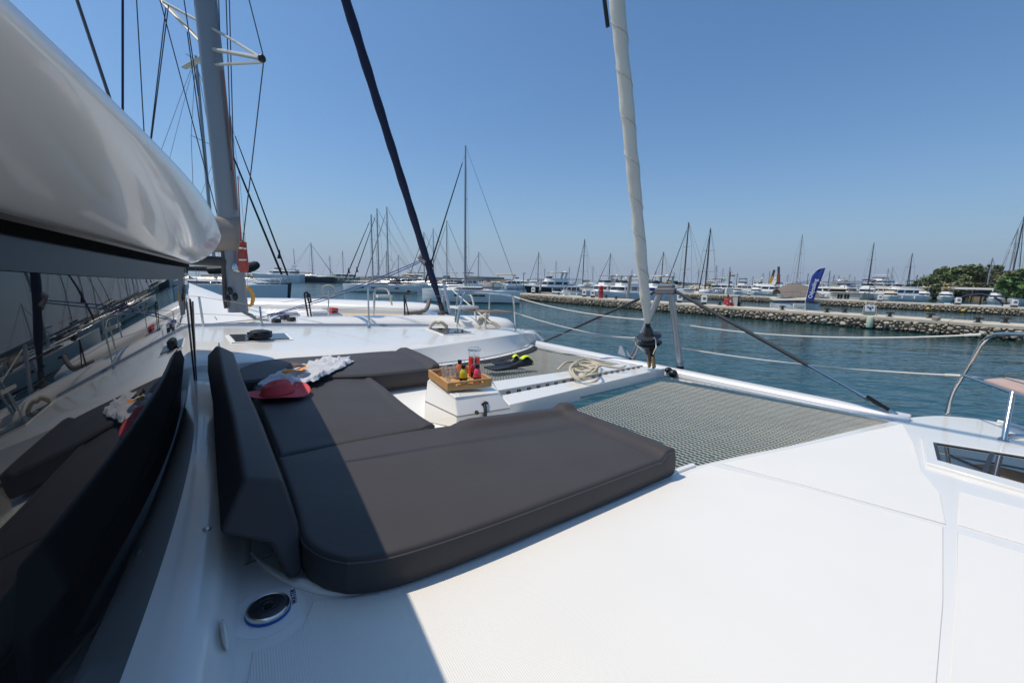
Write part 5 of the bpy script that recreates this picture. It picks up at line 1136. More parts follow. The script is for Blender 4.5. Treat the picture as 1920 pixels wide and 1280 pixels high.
def sailboat(label, pos, head, L=12, B=3.8, H=16, hull=None, fb=1.15, rake=.0, detail=2, genoa=None, cover=None, hood=None, bimini=None, group=None, mast=None, mx=.08, wire_r=.012, mast_r=.10, name='sailboat', stripe=True, spread=2, flagc=None, plumb=.15, port=None):
    o = thing(name, label, 'sailboat', (pos.x, pos.y, 0), head, group); hull = hull or white; mast = mast or mastm
    m, secs = hull_mb(L, B, fb, plumb=plumb); m.build('hull', hull, o)
    if stripe:
        m = MB()
        for s in (1, -1):
            P = [[Vector((q[3 if s > 0 else 7].x, q[3 if s > 0 else 7].y * 1.012, .0)), Vector((q[3 if s > 0 else 7].x, q[3 if s > 0 else 7].y * 1.03, .16))] for q in secs]; m.loft(P, closed=False)
        m.build('boot_stripe', antif, o, recalc=False)
    zd = fb * 1.02; xm = mx * L
    m = MB(); rows = []
    for t, w, h in ((-.22, .62, .28), (-.1, .66, .42), (.08, .60, .40), (.2, .46, .30), (.30, .22, .06)):
        hw = w * B / 2; zt = zd + .04; rows.append([Vector((t * L, hw, zt)), Vector((t * L, hw * .86, zt + h * .85)), Vector((t * L, 0, zt + h)), Vector((t * L, -hw * .86, zt + h * .85)), Vector((t * L, -hw, zt))])
    m.loft(rows); cr_ = m.build('coachroof', white, o, angle=50)
    if detail > 1:
        for s in (1, -1):
            m = MB(); m.add([(-.14 * L, s * .335 * B, zd + .12), (.16 * L, s * .27 * B, zd + .12), (.13 * L, s * .265 * B, zd + .30), (-.12 * L, s * .32 * B, zd + .33)], [(0, 1, 2, 3)]); wo_ = m.build('window', winm, cr_); wo_.modifiers.new('t', 'SOLIDIFY').thickness = .04
            wo_.location.y = s * .02
        if port:
            for t in port:
                for s in (1, -1): m = MB(); q = interp([(-.5, .38), (-.2, .485), (.05, .50), (.25, .43), (.38, .3)], t)[0] * B; m.box((t * L, s * q, fb * .62), (.75, .05, .18)); m.build('hull_port', winm, o)
    tip = Vector((xm - rake * H, 0, H)); mb = Vector((xm, 0, zd + .3))
    m = MB(); m.tube([mb, mb.lerp(tip, .6), tip], [mast_r, mast_r, mast_r * .7], 8); m.build('mast', mast, o)
    if detail > 1:
        for k in range(spread):
            f = .30 + .34 * k if spread > 1 else .5; c = mb.lerp(tip, f); w = B * (.36 - .07 * k); m = MB(); m.tube([c + Vector((-.15, w, .06)), c, c + Vector((-.15, -w, .06))], .03, 5); m.build('spreader', mast, o)
    m = MB(); bx = Vector((-.02 * L, 0, fb * 1.0))
    for s in (1, -1):
        ch_ = Vector((xm - .4, s * B * .46, fb)); c = mb.lerp(tip, .64); w = s * B * .29; k1 = c + Vector((-.15, w, .06)); stay(m, ch_, k1, wire_r); stay(m, k1, tip, wire_r)
        if detail > 1: stay(m, ch_, mb.lerp(tip, .30), wire_r); stay(m, Vector((-.49 * L, s * B * .3, fb)), tip, wire_r)
    bow = Vector((.49 * L, 0, fb * 1.1)); fh = mb.lerp(tip, .95)
    stay(m, bow, fh, wire_r); tag(m.build('rigging', rigm, o), kind='stuff')
    if genoa:
        m = MB(); m.tube([bow.lerp(fh, .05), bow.lerp(fh, .3), bow.lerp(fh, .93)], [.10, .09, .05], 7); m.build('furled_genoa', genoa, o)
    bm_ = Vector((xm - .15, 0, zd + 1.15)); be = Vector((xm - .40 * L, 0, zd + 1.35))
    if detail > 0:
        m = MB(); m.tube([bm_, be], .075, 8); m.build('boom', mast, o)
        m = MB(); m.tube([bm_ + Vector((0, 0, .28)), bm_.lerp(be, .3) + Vector((0, 0, .22)), be + Vector((0, 0, .10))], [.22, .19, .11], 9); m.build('sail_cover', cover or greyc, o)
    if hood:
        m = MB(); rows = []
        for x_, h in ((-.11, .25), (-.15, .72), (-.20, .80), (-.235, .62)): rows.append([Vector((x_ * L, B * .30 * math.cos(a), zd + .25 + h * math.sin(a))) for a in [math.pi * k / 8 for k in range(9)]])
        m.loft(rows, closed=False); m.build('sprayhood', hood, o).modifiers.new('t', 'SOLIDIFY').thickness = .03
    if bimini:
        m = MB(); rows = []
        for x_, h in ((-.26, 1.95), (-.33, 2.06), (-.40, 2.05), (-.46, 1.93)): rows.append([Vector((x_ * L, B * .36 * q, zd + h - .12 * q * q)) for q in (-1, -.5, 0, .5, 1)])
        m.loft(rows, closed=False); m.build('bimini', bimini, o).modifiers.new('t', 'SOLIDIFY').thickness = .04
        m = MB()
        for s in (1, -1):
            for x_ in (-.27, -.45): m.tube([(-.36 * L, s * B * .38, zd), (x_ * L, s * B * .36, zd + 1.83)], .02, 5)
        tag(m.build('bimini_frame', steel, o), kind='stuff')
    if detail > 1:
        m = MB(); m.tube([(.42 * L, B * .22, fb * 1.1), (.44 * L, B * .20, fb * 1.1 + .6), (.50 * L, 0, fb * 1.12 + .62), (.44 * L, -B * .20, fb * 1.1 + .6), (.42 * L, -B * .22, fb * 1.1)], .02, 5); m.build('pulpit', steel, o)
        m = MB()
        for s in (1, -1): stay(m, Vector((.43 * L, s * B * .22, fb + .6)), Vector((.05 * L, s * B * .49, fb + .6)), .008); stay(m, Vector((.05 * L, s * B * .49, fb + .6)), Vector((-.48 * L, s * B * .38, fb + .6)), .008)
        for s in (1, -1):
            for t in (-.45, -.25, -.05, .15, .3): w_ = interp([(-.5, .38), (-.2, .485), (.05, .50), (.25, .42), (.38, .28)], t)[0] * B; m.tube([(t * L, s * w_, fb), (t * L, s * w_, fb + .62)], .015, 4)
        tag(m.build('guardrail', steel, o), kind='stuff')
    if flagc: m = MB(); c = bow.lerp(fh, .16); m.prism([c, c + Vector((-.5, 0, .0)), c + Vector((-.12, 0, 1.1))], (0, .02, 0)); m.build('pennant', flagc, o)
    return o
def motor_yacht(label, pos, head, L=12, B=3.9, fb=1.5, hull=None, sup=None, fly=True, top=None, group=None, name='motor_yacht', radar=True, balls=False, stripe=None, decks=1, hard=False, cat_='motor yacht', canvas=None, k=1.0, glassmat=None):
    o = thing(name, label, cat_, (pos.x, pos.y, 0), head, group); hull = hull or white; sup = sup or white
    o.scale = (k, k, k)
    m, secs = hull_mb(L, B, fb, sheer=.45, plumb=.65, stern=.95); m.build('hull', hull, o)
    # white gunwale band and foredeck
    m = MB(); rows = []
    for q in secs: z = q[0].z; rows.append([Vector((q[0].x, q[0].y * 1.015, z - .10 * fb)), Vector((q[0].x, q[0].y * .99, z + .05)), Vector((q[0].x, 0, z + .16)), Vector((q[0].x, -q[0].y * .99, z + .05)), Vector((q[0].x, -q[0].y * 1.015, z - .10 * fb))])
    m.loft(rows, closed=False); m.build('deck', sup, o, angle=50)
    if stripe:
        m = MB()
        for s in (0, 10): m.loft([[Vector((q[s].x, q[s].y * 1.02, q[s].z * .93)), Vector((q[s].x, q[s].y * 1.022, q[s].z * .80))] for q in secs], closed=False)
        m.build('hull_band', stripe, o, recalc=False)
    z = fb * 1.08; x0, x1 = -.40, .16
    for d in range(decks):
        hgt = 1.15 if d == 0 else 1.05; w = B * (.40 - .035 * d)
        def ringat(zz, f): return [Vector((x0 * L, w * f, zz)), Vector(((x1 - .10) * L - (zz - z) * .3, w * f * .95, zz)), Vector((x1 * L - (zz - z) * 1.1, w * f * .5, zz)), Vector((x1 * L - (zz - z) * 1.1, -w * f * .5, zz)), Vector(((x1 - .10) * L - (zz - z) * .3, -w * f * .95, zz)), Vector((x0 * L, -w * f, zz))]
        m = MB(); m.loft([ringat(z - .2, 1.02), ringat(z + .28 * hgt, 1.0)]); m.build('cabin', sup, o, angle=40)
        m = MB(); m.loft([ringat(z + .28 * hgt, .985), ringat(z + .80 * hgt, .93)]); m.build('windscreen', glassmat or winm, o, angle=40)
        m = MB()
        for t in (-.30, -.12, .03): 
            for s in (1, -1): m.prism([Vector((t * L, s * w * 1.0, z + .26 * hgt)), Vector(((t + .03) * L, s * w * 1.0, z + .26 * hgt)), Vector(((t + .01) * L, s * w * .94, z + .82 * hgt)), Vector(((t - .02) * L, s * w * .94, z + .82 * hgt))], (0, -s * .05, 0))
        tag(m.build('pillar', sup, o), kind='stuff')
        m = MB(); rt = ringat(z + .80 * hgt, 1.06); ru = ringat(z + .96 * hgt, 1.0)
        rt = [p + Vector((.25 if p.x > 0 else -.5, 0, 0)) for p in rt]; m.loft([rt, ru]); m.build('cabin_roof', sup, o, angle=40)
        z += hgt * .95; x1 -= .12; x0 += .02 if d else 0
    if fly:
        m = MB(); rows = [[Vector((x0 * L, B * .36 * s_, z)) for s_ in (1, -1)]]; 
        w = B * .34; P0 = [Vector((x0 * L, w, z)), Vector(((x1 - .08) * L, w, z)), Vector(((x1) * L, w * .5, z)), Vector((x1 * L, -w * .5, z)), Vector(((x1 - .08) * L, -w, z)), Vector((x0 * L, -w, z))]
        m = MB(); m.loft([P0, [p + Vector((-.15, 0, .55)) for p in P0]]); m.build('flybridge', sup, o, angle=40)
        m = MB(); m.add([P0[1] + Vector((-.1, 0, .55)), P0[2] + Vector((-.15, 0, .55)), P0[3] + Vector((-.15, 0, .55)), P0[4] + Vector((-.1, 0, .55))] + [p + Vector((-.45, 0, .95)) for p in P0[1:5]], [(0, 1, 5, 4), (1, 2, 6, 5), (2, 3, 7, 6)]); m.build('fly_screen', winm, o).modifiers.new('t', 'SOLIDIFY').thickness = .02
    if top:
        zt = z + 1.95 if fly else z + 1.0; m = MB(); rows = []
        for x_, h in ((x0 - .02, -.12), (x0 + .08, 0), (x1 - .16, .02), (x1 - .08, -.12)): rows.append([Vector((x_ * L, B * .35 * q, zt + h - .10 * q * q)) for q in (-1, -.5, 0, .5, 1)])
        m.loft(rows, closed=False); m.build('bimini' if not hard else 'hardtop', top, o).modifiers.new('t', 'SOLIDIFY').thickness = .07
        m = MB()
        for s in (1, -1):
            for x_ in (x0 + .03, x1 - .14): m.tube([(x_ * L, s * B * .33, z), (x_ * L + .2, s * B * .33, zt - .1)], .035, 5)
        tag(m.build('top_frame', steel if not hard else sup, o), kind='stuff')
    if radar:
        zr = z + (.55 if fly else 0); xr_ = (x0 + .06) * L; m = MB(); m.prism([(xr_ - .4, B * .33, zr), (xr_ + .1, B * .33, zr), (xr_ - .3, B * .30, zr + 1.2), (xr_ - .7, B * .30, zr + 1.2)], (0, -.12, 0)); m.prism([(xr_ - .4, -B * .33, zr), (xr_ + .1, -B * .33, zr), (xr_ - .3, -B * .30, zr + 1.2), (xr_ - .7, -B * .30, zr + 1.2)], (0, .12, 0)); m.box((xr_ - .5, 0, zr + 1.22), (.45, B * .62, .1)); m.build('radar_arch', sup, o)
        m = MB(); m.lathe([(0, 0), (.28, .02), (.30, .12), (.2, .24), (0, .28)], (xr_ - .5, 0, zr + 1.28), 12); m.build('radome', white, o); m = MB(); m.tube([(xr_ - .5, B * .2, zr + 1.27), (xr_ - .8, B * .2, zr + 3.0)], .015, 4); m.build('antenna', white, o)
    if canvas:
        m = MB(); rows = []
        for x_, h in ((-.46, .35), (-.38, 1.05), (-.1, 1.35), (.10, 1.0), (.2, .25)): rows.append([Vector((x_ * L, B * .42 * q, fb * 1.08 + h * (1 - .35 * abs(q) ** 3))) for q in (-1, -.7, -.3, .3, .7, 1)])
        m.loft(rows, closed=False); m.build('canvas_cover', canvas, o, angle=60)
    m = MB(); P = [Vector((q[0].x, q[0].y * .94, q[0].z + .62)) for q in secs[3:]] + [Vector((q[0].x, -q[0].y * .94, q[0].z + .62)) for q in secs[:2:-1]]; m.tube(P, .02, 5)
    for q in secs[3:]:
        for s in (1, -1): m.tube([(q[0].x, s * q[0].y * .94, q[0].z), (q[0].x, s * q[0].y * .94, q[0].z + .62)], .016, 4)
    tag(m.build('bow_rail', steel, o), kind='stuff')
    for k, t in enumerate((-.3, -.05)):
        for s in (1,): 
            m = MB(); m.lathe([(0, -.32), (.1, -.28), (.12, -.1), (.12, .2), (.06, .3), (0, .32)], (t * L, s * B * .52, fb * .55), 8); m.build('fender', white, o)
    if balls:
        m = MB(); m.ball((-.30 * L, B * .2, z + 1.0), .30, 10, 8); m.build('marker_ball', orange, o)
    return o
def mastH(x, ytop, dist):                                   # mast height from the pixel of its head
    d = ray(x, ytop); k = dist / math.hypot(d.x, d.y); return CAM_Z + d.z * k
def put(x, dist): d = ray(x, 540); k = dist / math.hypot(d.x, d.y); return Vector((d.x * k, d.y * k, 0))
def mast_at(x, ytop, dist, head, L, mx=.08):                # hull centre so that the mast stands at column x
    p = put(x, dist); return p - Vector((math.cos(head), math.sin(head), 0)) * (mx * L), mastH(x, ytop, dist)
LEFT, RIGHT = R(180), 0.0
# --- left basin
def toward(x): d = ray(x, 540); return math.atan2(d.y, d.x)
c, H = mast_at(402, 182, 44, R(8), 14.5); c = put(388, 47)
sailboat('grey blue hulled yacht on the left, bow to the right, dark furled foresail', c, R(3), 14.5, 4.3, 21, hull=tealh, fb=1.75, genoa=blackc, cover=blackc, hood=navyc, wire_r=.018, mast_r=.14, mx=.06, plumb=.1, spread=3)
sailboat('black hulled yacht with a white waterline just beyond the grey blue one', put(440, 58), R(4), 13, 4, 20, hull=navyh, fb=1.7, genoa=blackc, cover=navyc, flagc=navyc, wire_r=.018, mast_r=.13, spread=2)
for x, yt, dist, lab, L, gen in ((700, 402, 78, 'white sloop with dark hull windows, mast leftmost of the group of three', 14, blackc), (711, 391, 83, 'white sloop whose mast is the middle one of the group of three', 13.5, navyc), (729, 388, 88, 'white sloop whose mast is the right one of the group of three', 13.5, greyc)):
    hd_ = R(178); c, H = mast_at(x, yt, dist, hd_, L, .10); sailboat(lab, c, hd_, L, 4.1, H, fb=1.25, genoa=gen, cover=beigec if gen is greyc else greyc, hood=navyc, bimini=beigec, wire_r=.016, mast_r=.13, mx=.10, port=(-.25, -.1, .05, .2), flagc=navyc if gen != greyc else None, group='three sloops moored side by side')
c, H = mast_at(872, 273, 49, R(182), 11.6, .06)
sailboat('white sloop with tall mast and grey boom cover moored left of the nearer pier', c, R(181), 11.6, 3.8, H, fb=1.4, genoa=blackc, cover=greyc, hood=greyc, bimini=beigec, wire_r=.013, mast_r=.125, mx=.06, port=(.12, -.05, -.12), plumb=.03, flagc=blackc)
for x, yt, dist, lab in ((796, 435, 112, 'sailboat with a thin mast just left of the blue furled foresail'), (813, 428, 105, 'sailboat with its mast crossed by the blue furled foresail'), (838, 413, 98, 'sailboat with its mast right of the blue furled foresail'), (897, 472, 120, 'sailboat with its mast behind the boom of the tall white sloop'), (726, 470, 150, 'two-toned sailing yacht far off beside the breakwater, left mast'), (748, 478, 150, 'small sailing yacht far off beside the breakwater, right mast')):
    hd_ = R(RN.uniform(150, 210)); c, H = mast_at(x, yt, dist, hd_, 11.5); sailboat(lab, c, hd_, 11.5, 3.7, H, genoa=RN.choice((navyc, greyc, blackc)), cover=RN.choice((navyc, greyc, beigec)), hood=navyc, wire_r=.022, mast_r=.12, detail=2)
motor_yacht('large white motor yacht with a long row of dark hull windows by the breakwater', put(521, 165), R(184), 17, 5, 2.6, hull=tealh, decks=1, radar=True, stripe=None)
o = sailboat('black hulled two masted schooner moored at the breakwater', put(585, 166), R(2), 17, 5, mastH(588, 455, 166), hull=navyh, fb=2.0, genoa=blackc, cover=beigec, wire_r=.03, mast_r=.16, mx=.03)
m = MB(); H2 = mastH(563, 466, 166); m.tube([(-5.6, 0, 2), (-5.8, 0, H2)], [.15, .1], 7); m.build('mizzen_mast', mastm, o)
o = motor_yacht('grey green motor yacht with two thin masts behind it at the breakwater', put(637, 166), R(182), 14, 4.6, 2.0, hull=mat('olive hull', (.24, .26, .22), .4), sup=mat('pale green grey', (.55, .56, .50), .4), fly=False, radar=False)
for k, (x, yt) in enumerate(((625, 479), (649, 470))):
    sailboat(('sailing yacht with a slim mast left behind the grey green motor yacht', 'sailing yacht with a slim mast right behind the grey green motor yacht')[k], put(x, 178), R(175), 11, 3.6, mastH(x, yt, 178), wire_r=.02, mast_r=.13, detail=1, fb=1.2)
# --- behind the nearer pier
motor_yacht('flybridge motor yacht with a dark hull beside the left end of the nearer pier', along(1025, PA, 24), R(196), 10.5, 3.7, 1.35, hull=navyh, top=beigec, hard=True)
bd = math.atan2(-Pn.y, -Pn.x)
def moored(x, A, off, L): p = along(x, A, off); return p + Pn * (L * .5)
motor_yacht('grey hulled motor yacht with orange marker balls behind the nearer pier', moored(1074, PA, 3.6, 12), bd + .05, 12, 4, 1.75, hull=tealh, top=greyc, balls=True, k=.74)
motor_yacht('flybridge motor yacht with a grey bimini just right of the red cabinet', moored(1106, PA, 3.4, 12), bd + .02, 12, 4, 1.75, hull=tealh, top=greyc, k=.74)
motor_yacht('motor yacht with a navy windscreen cover next to the white furled sail', moored(1160, PA, 3.4, 13), bd, 13, 4.1, 1.8, hull=tealh, top=beigec, stripe=None, k=.74, glassmat=mat('navy cover', (.02, .03, .16), .8))
motor_yacht('cabin cruiser under a brown canvas cover, bow over the nearer pier beside the blue flag', moored(1458, PA, 3.2, 9.5), bd + .45, 9.5, 3.4, 1.45, hull=tealh, sup=cream, fly=False, radar=False, stripe=navyh, decks=0, canvas=mat('brown canvas', (.16, .13, .11), .9), cat_='cabin cruiser', name='cabin_cruiser')
motor_yacht('small white open boat on the wooden pontoon', along(1062, PA, 13), R(190), 5, 2, .7, fly=False, radar=False, decks=1, cat_='motorboat', name='motorboat')
# --- moored beyond the second pier
for x, L, lab, kw in [(1250, 11, 'white flybridge motor yacht with a yellow top behind the striker head', dict(top=mat('yellow canvas', (.6, .42, .10), .9))), (1418, 11, 'white flybridge motor yacht left of the two crane booms', dict()), (1345, 8, 'small white motor yacht left of the rusty lamp post', dict(fly=False, radar=False)), (1382, 8, 'small white cabin boat right of the rusty lamp post', dict(fly=False, radar=False)),
      (1470, 9, 'white motor yacht half hidden by the brown covered cruiser', dict(fly=False)), (1548, 12, 'long low white motor yacht behind the blue flag', dict(fly=False)), (1672, 10, 'cream motor yacht left of the two white covered bows', dict(sup=cream)), (1700, 9, 'white motor yacht with shrink wrapped pointed covers', dict(fly=False, radar=False)),
      (1733, 10.5, 'white flybridge motor yacht first of three in front of the trees', dict(top=beigec)), (1776, 10.5, 'white motor yacht with an orange rimmed hardtop in front of the trees', dict(top=mat('orange top', (.55, .26, .08), .8), hard=True)), (1872, 10.5, 'white motor yacht behind the dark bimini boat', dict()), (1912, 9, 'white hulled motor yacht with a rounded cabin at the right edge', dict(fly=False))]:
    dist = 128 if x > 1690 else 112
    o_ = motor_yacht(lab, put(x, dist), toward(x) + math.pi + RN.uniform(-.12, .12), L, 3.9, 1.35, k=.66, **kw)
    if 'pointed' in lab:
        for s_, h_ in ((-1.6, 3.4), (1.3, 2.4)): m = MB(); m.loft([[Vector((1.5, s_ - .9, 1.9)), Vector((1.5, s_ + .9, 1.9)), Vector((-1.2, s_ + .9, 1.9)), Vector((-1.2, s_ - .9, 1.9))], [Vector((.6, s_ + .3, 1.9 + h_)), Vector((.6, s_ + .5, 1.9 + h_)), Vector((.3, s_ + .5, 1.9 + h_)), Vector((.3, s_ + .3, 1.9 + h_))]]); m.build('wrapped_cover', white, o_)
# house boat and dark bimini boat, superyacht
p = along(1590, P2A, 7.0); o = thing('houseboat', 'cream houseboat with a square cabin and dark doors beside the second pier', 'houseboat', (p.x, p.y, 0), math.atan2(Pd.y, Pd.x) + .35)
o.scale = (.62, .62, .62); m, _s = hull_mb(9, 3.6, 1.2, sheer=.1); m.build('hull', cream, o); m = MB(); m.box((-.4, 0, 2.0), (5.4, 3.0, 1.7)); bevel(m.build('cabin', cream, o), .12, 2); m = MB(); m.box((-.4, 0, 2.95), (6.2, 3.5, .16)); bevel(m.build('roof', mat('pale orange roof', (.62, .50, .38), .6), o), .05, 2)
for t in (-1.6, -.3): m = MB(); m.box((t, -1.51, 2.0), (1.0, .06, 1.1)); w_ = m.build('door', winm, o); m = MB(); m.box((t, -1.53, 2.0), (.06, .08, 1.15)); m.build('frame', cream, w_)
p = along(1842, P2A, 4.2); o = motor_yacht('small open motorboat with a navy bimini tied along the second pier', p, math.atan2(Pd.y, Pd.x), 7.5, 2.6, 1.0, fly=False, radar=False, decks=0, cat_='motorboat', name='motorboat', k=.8)
m = MB(); rows = []
for x_, h in ((-3, 1.3), (-1.5, 2.3), (0, 2.55), (1.3, 2.2), (2.2, 1.4)): rows.append([Vector((x_, 1.15 * q, h + .35 - .15 * q * q)) for q in (-1, -.5, 0, .5, 1)])
m.loft(rows, closed=False); m.build('bimini', navyc, o).modifiers.new('t', 'SOLIDIFY').thickness = .05
m = MB()
for s in (1, -1): m.tube([(-3, s * 1.15, .9), (-2.8, s * 1.15, 1.5), (-1.5, s * 1.15, 2.4)], .05, 6); m.tube([(2.4, s * 1.1, .9), (2.2, s * 1.1, 1.5), (1.3, s * 1.15, 2.3)], .05, 6); m.tube([(0, s * 1.15, .9), (0, s * 1.15, 2.6)], .05, 6)
tag(m.build('bimini_frame', blackc, o), kind='stuff')
motor_yacht('large white superyacht with stacked decks and a domed mast beyond the houseboat', put(1638, 190), R(215), 32, 7, 2.6, decks=2, top=white, hard=True, name='superyacht', cat_='superyacht')
# masts on the right
for x, yt, dist, lab, ms in [(1008, 472, 150, 'sailboat with the mast over the dark hulled flybridge yacht', mastd), (1092, 448, 118, 'sailboat with a tall mast beside the orange marker balls', mastd), (1141, 475, 140, 'sailboat with a mast behind the bimini yacht', mastd), (1239, 472, 125, 'sailboat whose mast rises between furled sail and striker', mastd), (1281, 417, 88, 'sailboat with a tall dark mast right of the striker head', mastd), (1322, 428, 88, 'sailboat with a second tall dark mast right of the striker', mastd),
                        (1492, 440, 150, 'sailboat with a tall leaning mast left of the blue flag', mastm), (1626, 455, 175, 'sailboat with a tall grey mast in front of the superyacht', mastd), (1700, 475, 175, 'sailboat with a dark mast at the left end of the trees', mastd), (1850, 483, 150, 'sailboat with a pale mast in front of the pine', mastm), (1893, 403, 150, 'sailboat with the tallest dark mast on the right edge', mastd), (1886, 430, 158, 'sailboat with a grey mast left of the tallest dark mast', mastm)]:
    hd_ = bd + RN.uniform(-.3, .3); L = 11.5; c, H = mast_at(x, yt, dist, hd_, L); sailboat(lab, c, hd_, L, 3.7, H, genoa=RN.choice((navyc, greyc, blackc, None)), cover=RN.choice((navyc, greyc, beigec)), hood=RN.choice((navyc, beigec)), bimini=RN.choice((None, beigec, navyc)), wire_r=.02, mast_r=.135, mast=ms)
RN2 = random.Random(5)
fars = [(1020, 503), (1041, 488), (1066, 500), (1110, 498), (1183, 505), (1307, 505), (1340, 497), (1352, 503), (1365, 500), (1380, 512), (1410, 518), (1428, 512), (1262, 510), (1228, 508), (1552, 507), (1561, 515), (1570, 516), (1580, 520), (1590, 514), (1512, 512), (1600, 518), (1660, 503), (1668, 500), (1716, 515), (1728, 514), (1740, 520), (1396, 520), (1440, 508), (1475, 514), (1535, 520)]
for x, yt in fars:
    dist = RN2.uniform(190, 280); hd_ = RN2.uniform(0, 6.28); c, H = mast_at(x, yt, dist, hd_, 11)
    sailboat('tiny far off sailboat, a bare mast in the crowd of masts on the skyline', c, hd_, 11, 3.6, H, detail=0, wire_r=.03, mast_r=.13, group='far masts on the skyline', mast=RN2.choice((mastd, mastm)))
for i in range(46):
    x = RN2.uniform(1150, 1730); dist = RN2.uniform(105, 200)
    motor_yacht('tiny white motorboat among the far moored boats beyond the second pier', put(x, dist), RN2.uniform(0, 6.28), RN2.uniform(7, 11), 3.2, 1.2, group='far white motorboats', fly=RN2.random() < .5, radar=RN2.random() < .3, top=RN2.choice((None, None, navyc, beigec)), sup=RN2.choice((white, white, cream)), hull=RN2.choice((white, white, navyh, cream)))
for i in range(6):
    x = RN2.uniform(1000, 1130); dist = RN2.uniform(140, 190)
    motor_yacht('tiny motorboat on open water behind the wooden pontoon', put(x, dist), RN2.uniform(0, 6.28), RN2.uniform(6, 9), 2.8, 1.0, group='small boats behind the pontoon', fly=False, radar=False)
for i in range(14):
    x = RN2.uniform(770, 985); dist = RN2.uniform(110, 150)
    motor_yacht('small boat in the row along the breakwater behind the tall white sloop', put(x, dist), RN2.uniform(0, 6.28), RN2.uniform(7, 10), 3, 1.1, group='small boats along the breakwater', fly=RN2.random() < .4, radar=False, top=RN2.choice((None, navyc, beigec)), hull=RN2.choice((white, navyh, tealh)))
# ------------------------------------------------------------------ breakwater, shore, trees, building, cranes, hills
rockm = islanded('breakwater rock', [(.07, .06, .055), (.13, .11, .095), (.10, .085, .075), (.17, .15, .13)])
def bank(name, label, pts, h, w, seed, kind=None):
    rnd = random.Random(seed); m = MB(); a0 = None; o = thing(name, label, 'breakwater', pts[0], 0)
    core = MB(); M_ = Matrix.Translation(-Vector(pts[0]))
    for a, b in zip(pts, pts[1:]):
        a, b = Vector(a), Vector(b); d = (b - a).normalized(); n_ = Vector((-d.y, d.x, 0)); L = (b - a).length
        core.prism([a - n_ * w / 2 + Vector((0, 0, -1)), a - n_ * w * .3 + Vector((0, 0, h * .85)), a + n_ * w * .3 + Vector((0, 0, h * .85)), a + n_ * w / 2 + Vector((0, 0, -1))], b - a)
        for i in range(int(L * 2.2)):
            t = rnd.uniform(0, L); s = rnd.uniform(-.55, .5); r = rnd.uniform(.5, 1.1); z = h * (1 - min(1, abs(s) / .5) ** 1.3) * .9; c = a + d * t + n_ * (s * w); m.ball(c + Vector((0, 0, z)), r, 6, 4, (rnd.uniform(.8, 1.3), rnd.uniform(.8, 1.3), rnd.uniform(.5, .9)))
    core.build('core', mortar, o, local=M_); tag(m.build('rock', rockm, o, local=M_, flat=True), kind='stuff'); return o
bank('breakwater', 'long dark rock breakwater closing the harbour on the left', [put(380, 185), put(700, 190), put(985, 215)], 2.3, 8, 3)
# quay under the trees
shore = MB(); q0, q1, q2, q3 = put(1590, 190), put(1980, 133), put(2100, 190), put(1590, 420)
shore.prism([q0 + Vector((0, 0, 1.0)), q1 + Vector((0, 0, 1.0)), q2 + Vector((0, 0, 1.0)), q3 + Vector((0, 0, 1.0))], (0, 0, -2)); so_ = shore.build('shore', mat('dry ground', (.24, .20, .14), .95, var=.3, vscale=.3), None, flat=True); tag(so_, kind='structure')
far = MB(); far.prism([put(1130, 330) + Vector((0, 0, .9)), put(1620, 330) + Vector((0, 0, .9)), put(1620, 380) + Vector((0, 0, .9)), put(1130, 380) + Vector((0, 0, .9))], (0, 0, -2)); tag(far.build('quay', conc, None, flat=True), kind='structure')
barkm = mat('bark', (.11, .075, .05), .95, var=.3, vscale=4)
def leafmat(name, col):
    m = bpy.data.materials.new(name); m.use_nodes = True; nt = m.node_tree; b = nt.nodes['Principled BSDF']; b.inputs['Roughness'].default_value = .7
    g = nt.nodes.new('ShaderNodeNewGeometry'); r_ = nt.nodes.new('ShaderNodeValToRGB'); e = r_.color_ramp.elements
    e[0].color = (*[c * .55 for c in col], 1); e[1].color = (*[c * 1.6 for c in col], 1); nt.links.new(g.outputs['Random Per Island'], r_.inputs[0]); nt.links.new(r_.outputs[0], b.inputs['Base Color']); return m
pine = leafmat('pine needles', (.135, .170, .065)); olive = leafmat('olive foliage', (.165, .165, .08)); green = leafmat('bright foliage', (.07, .135, .035)); dry = leafmat('dry foliage', (.10, .085, .055))
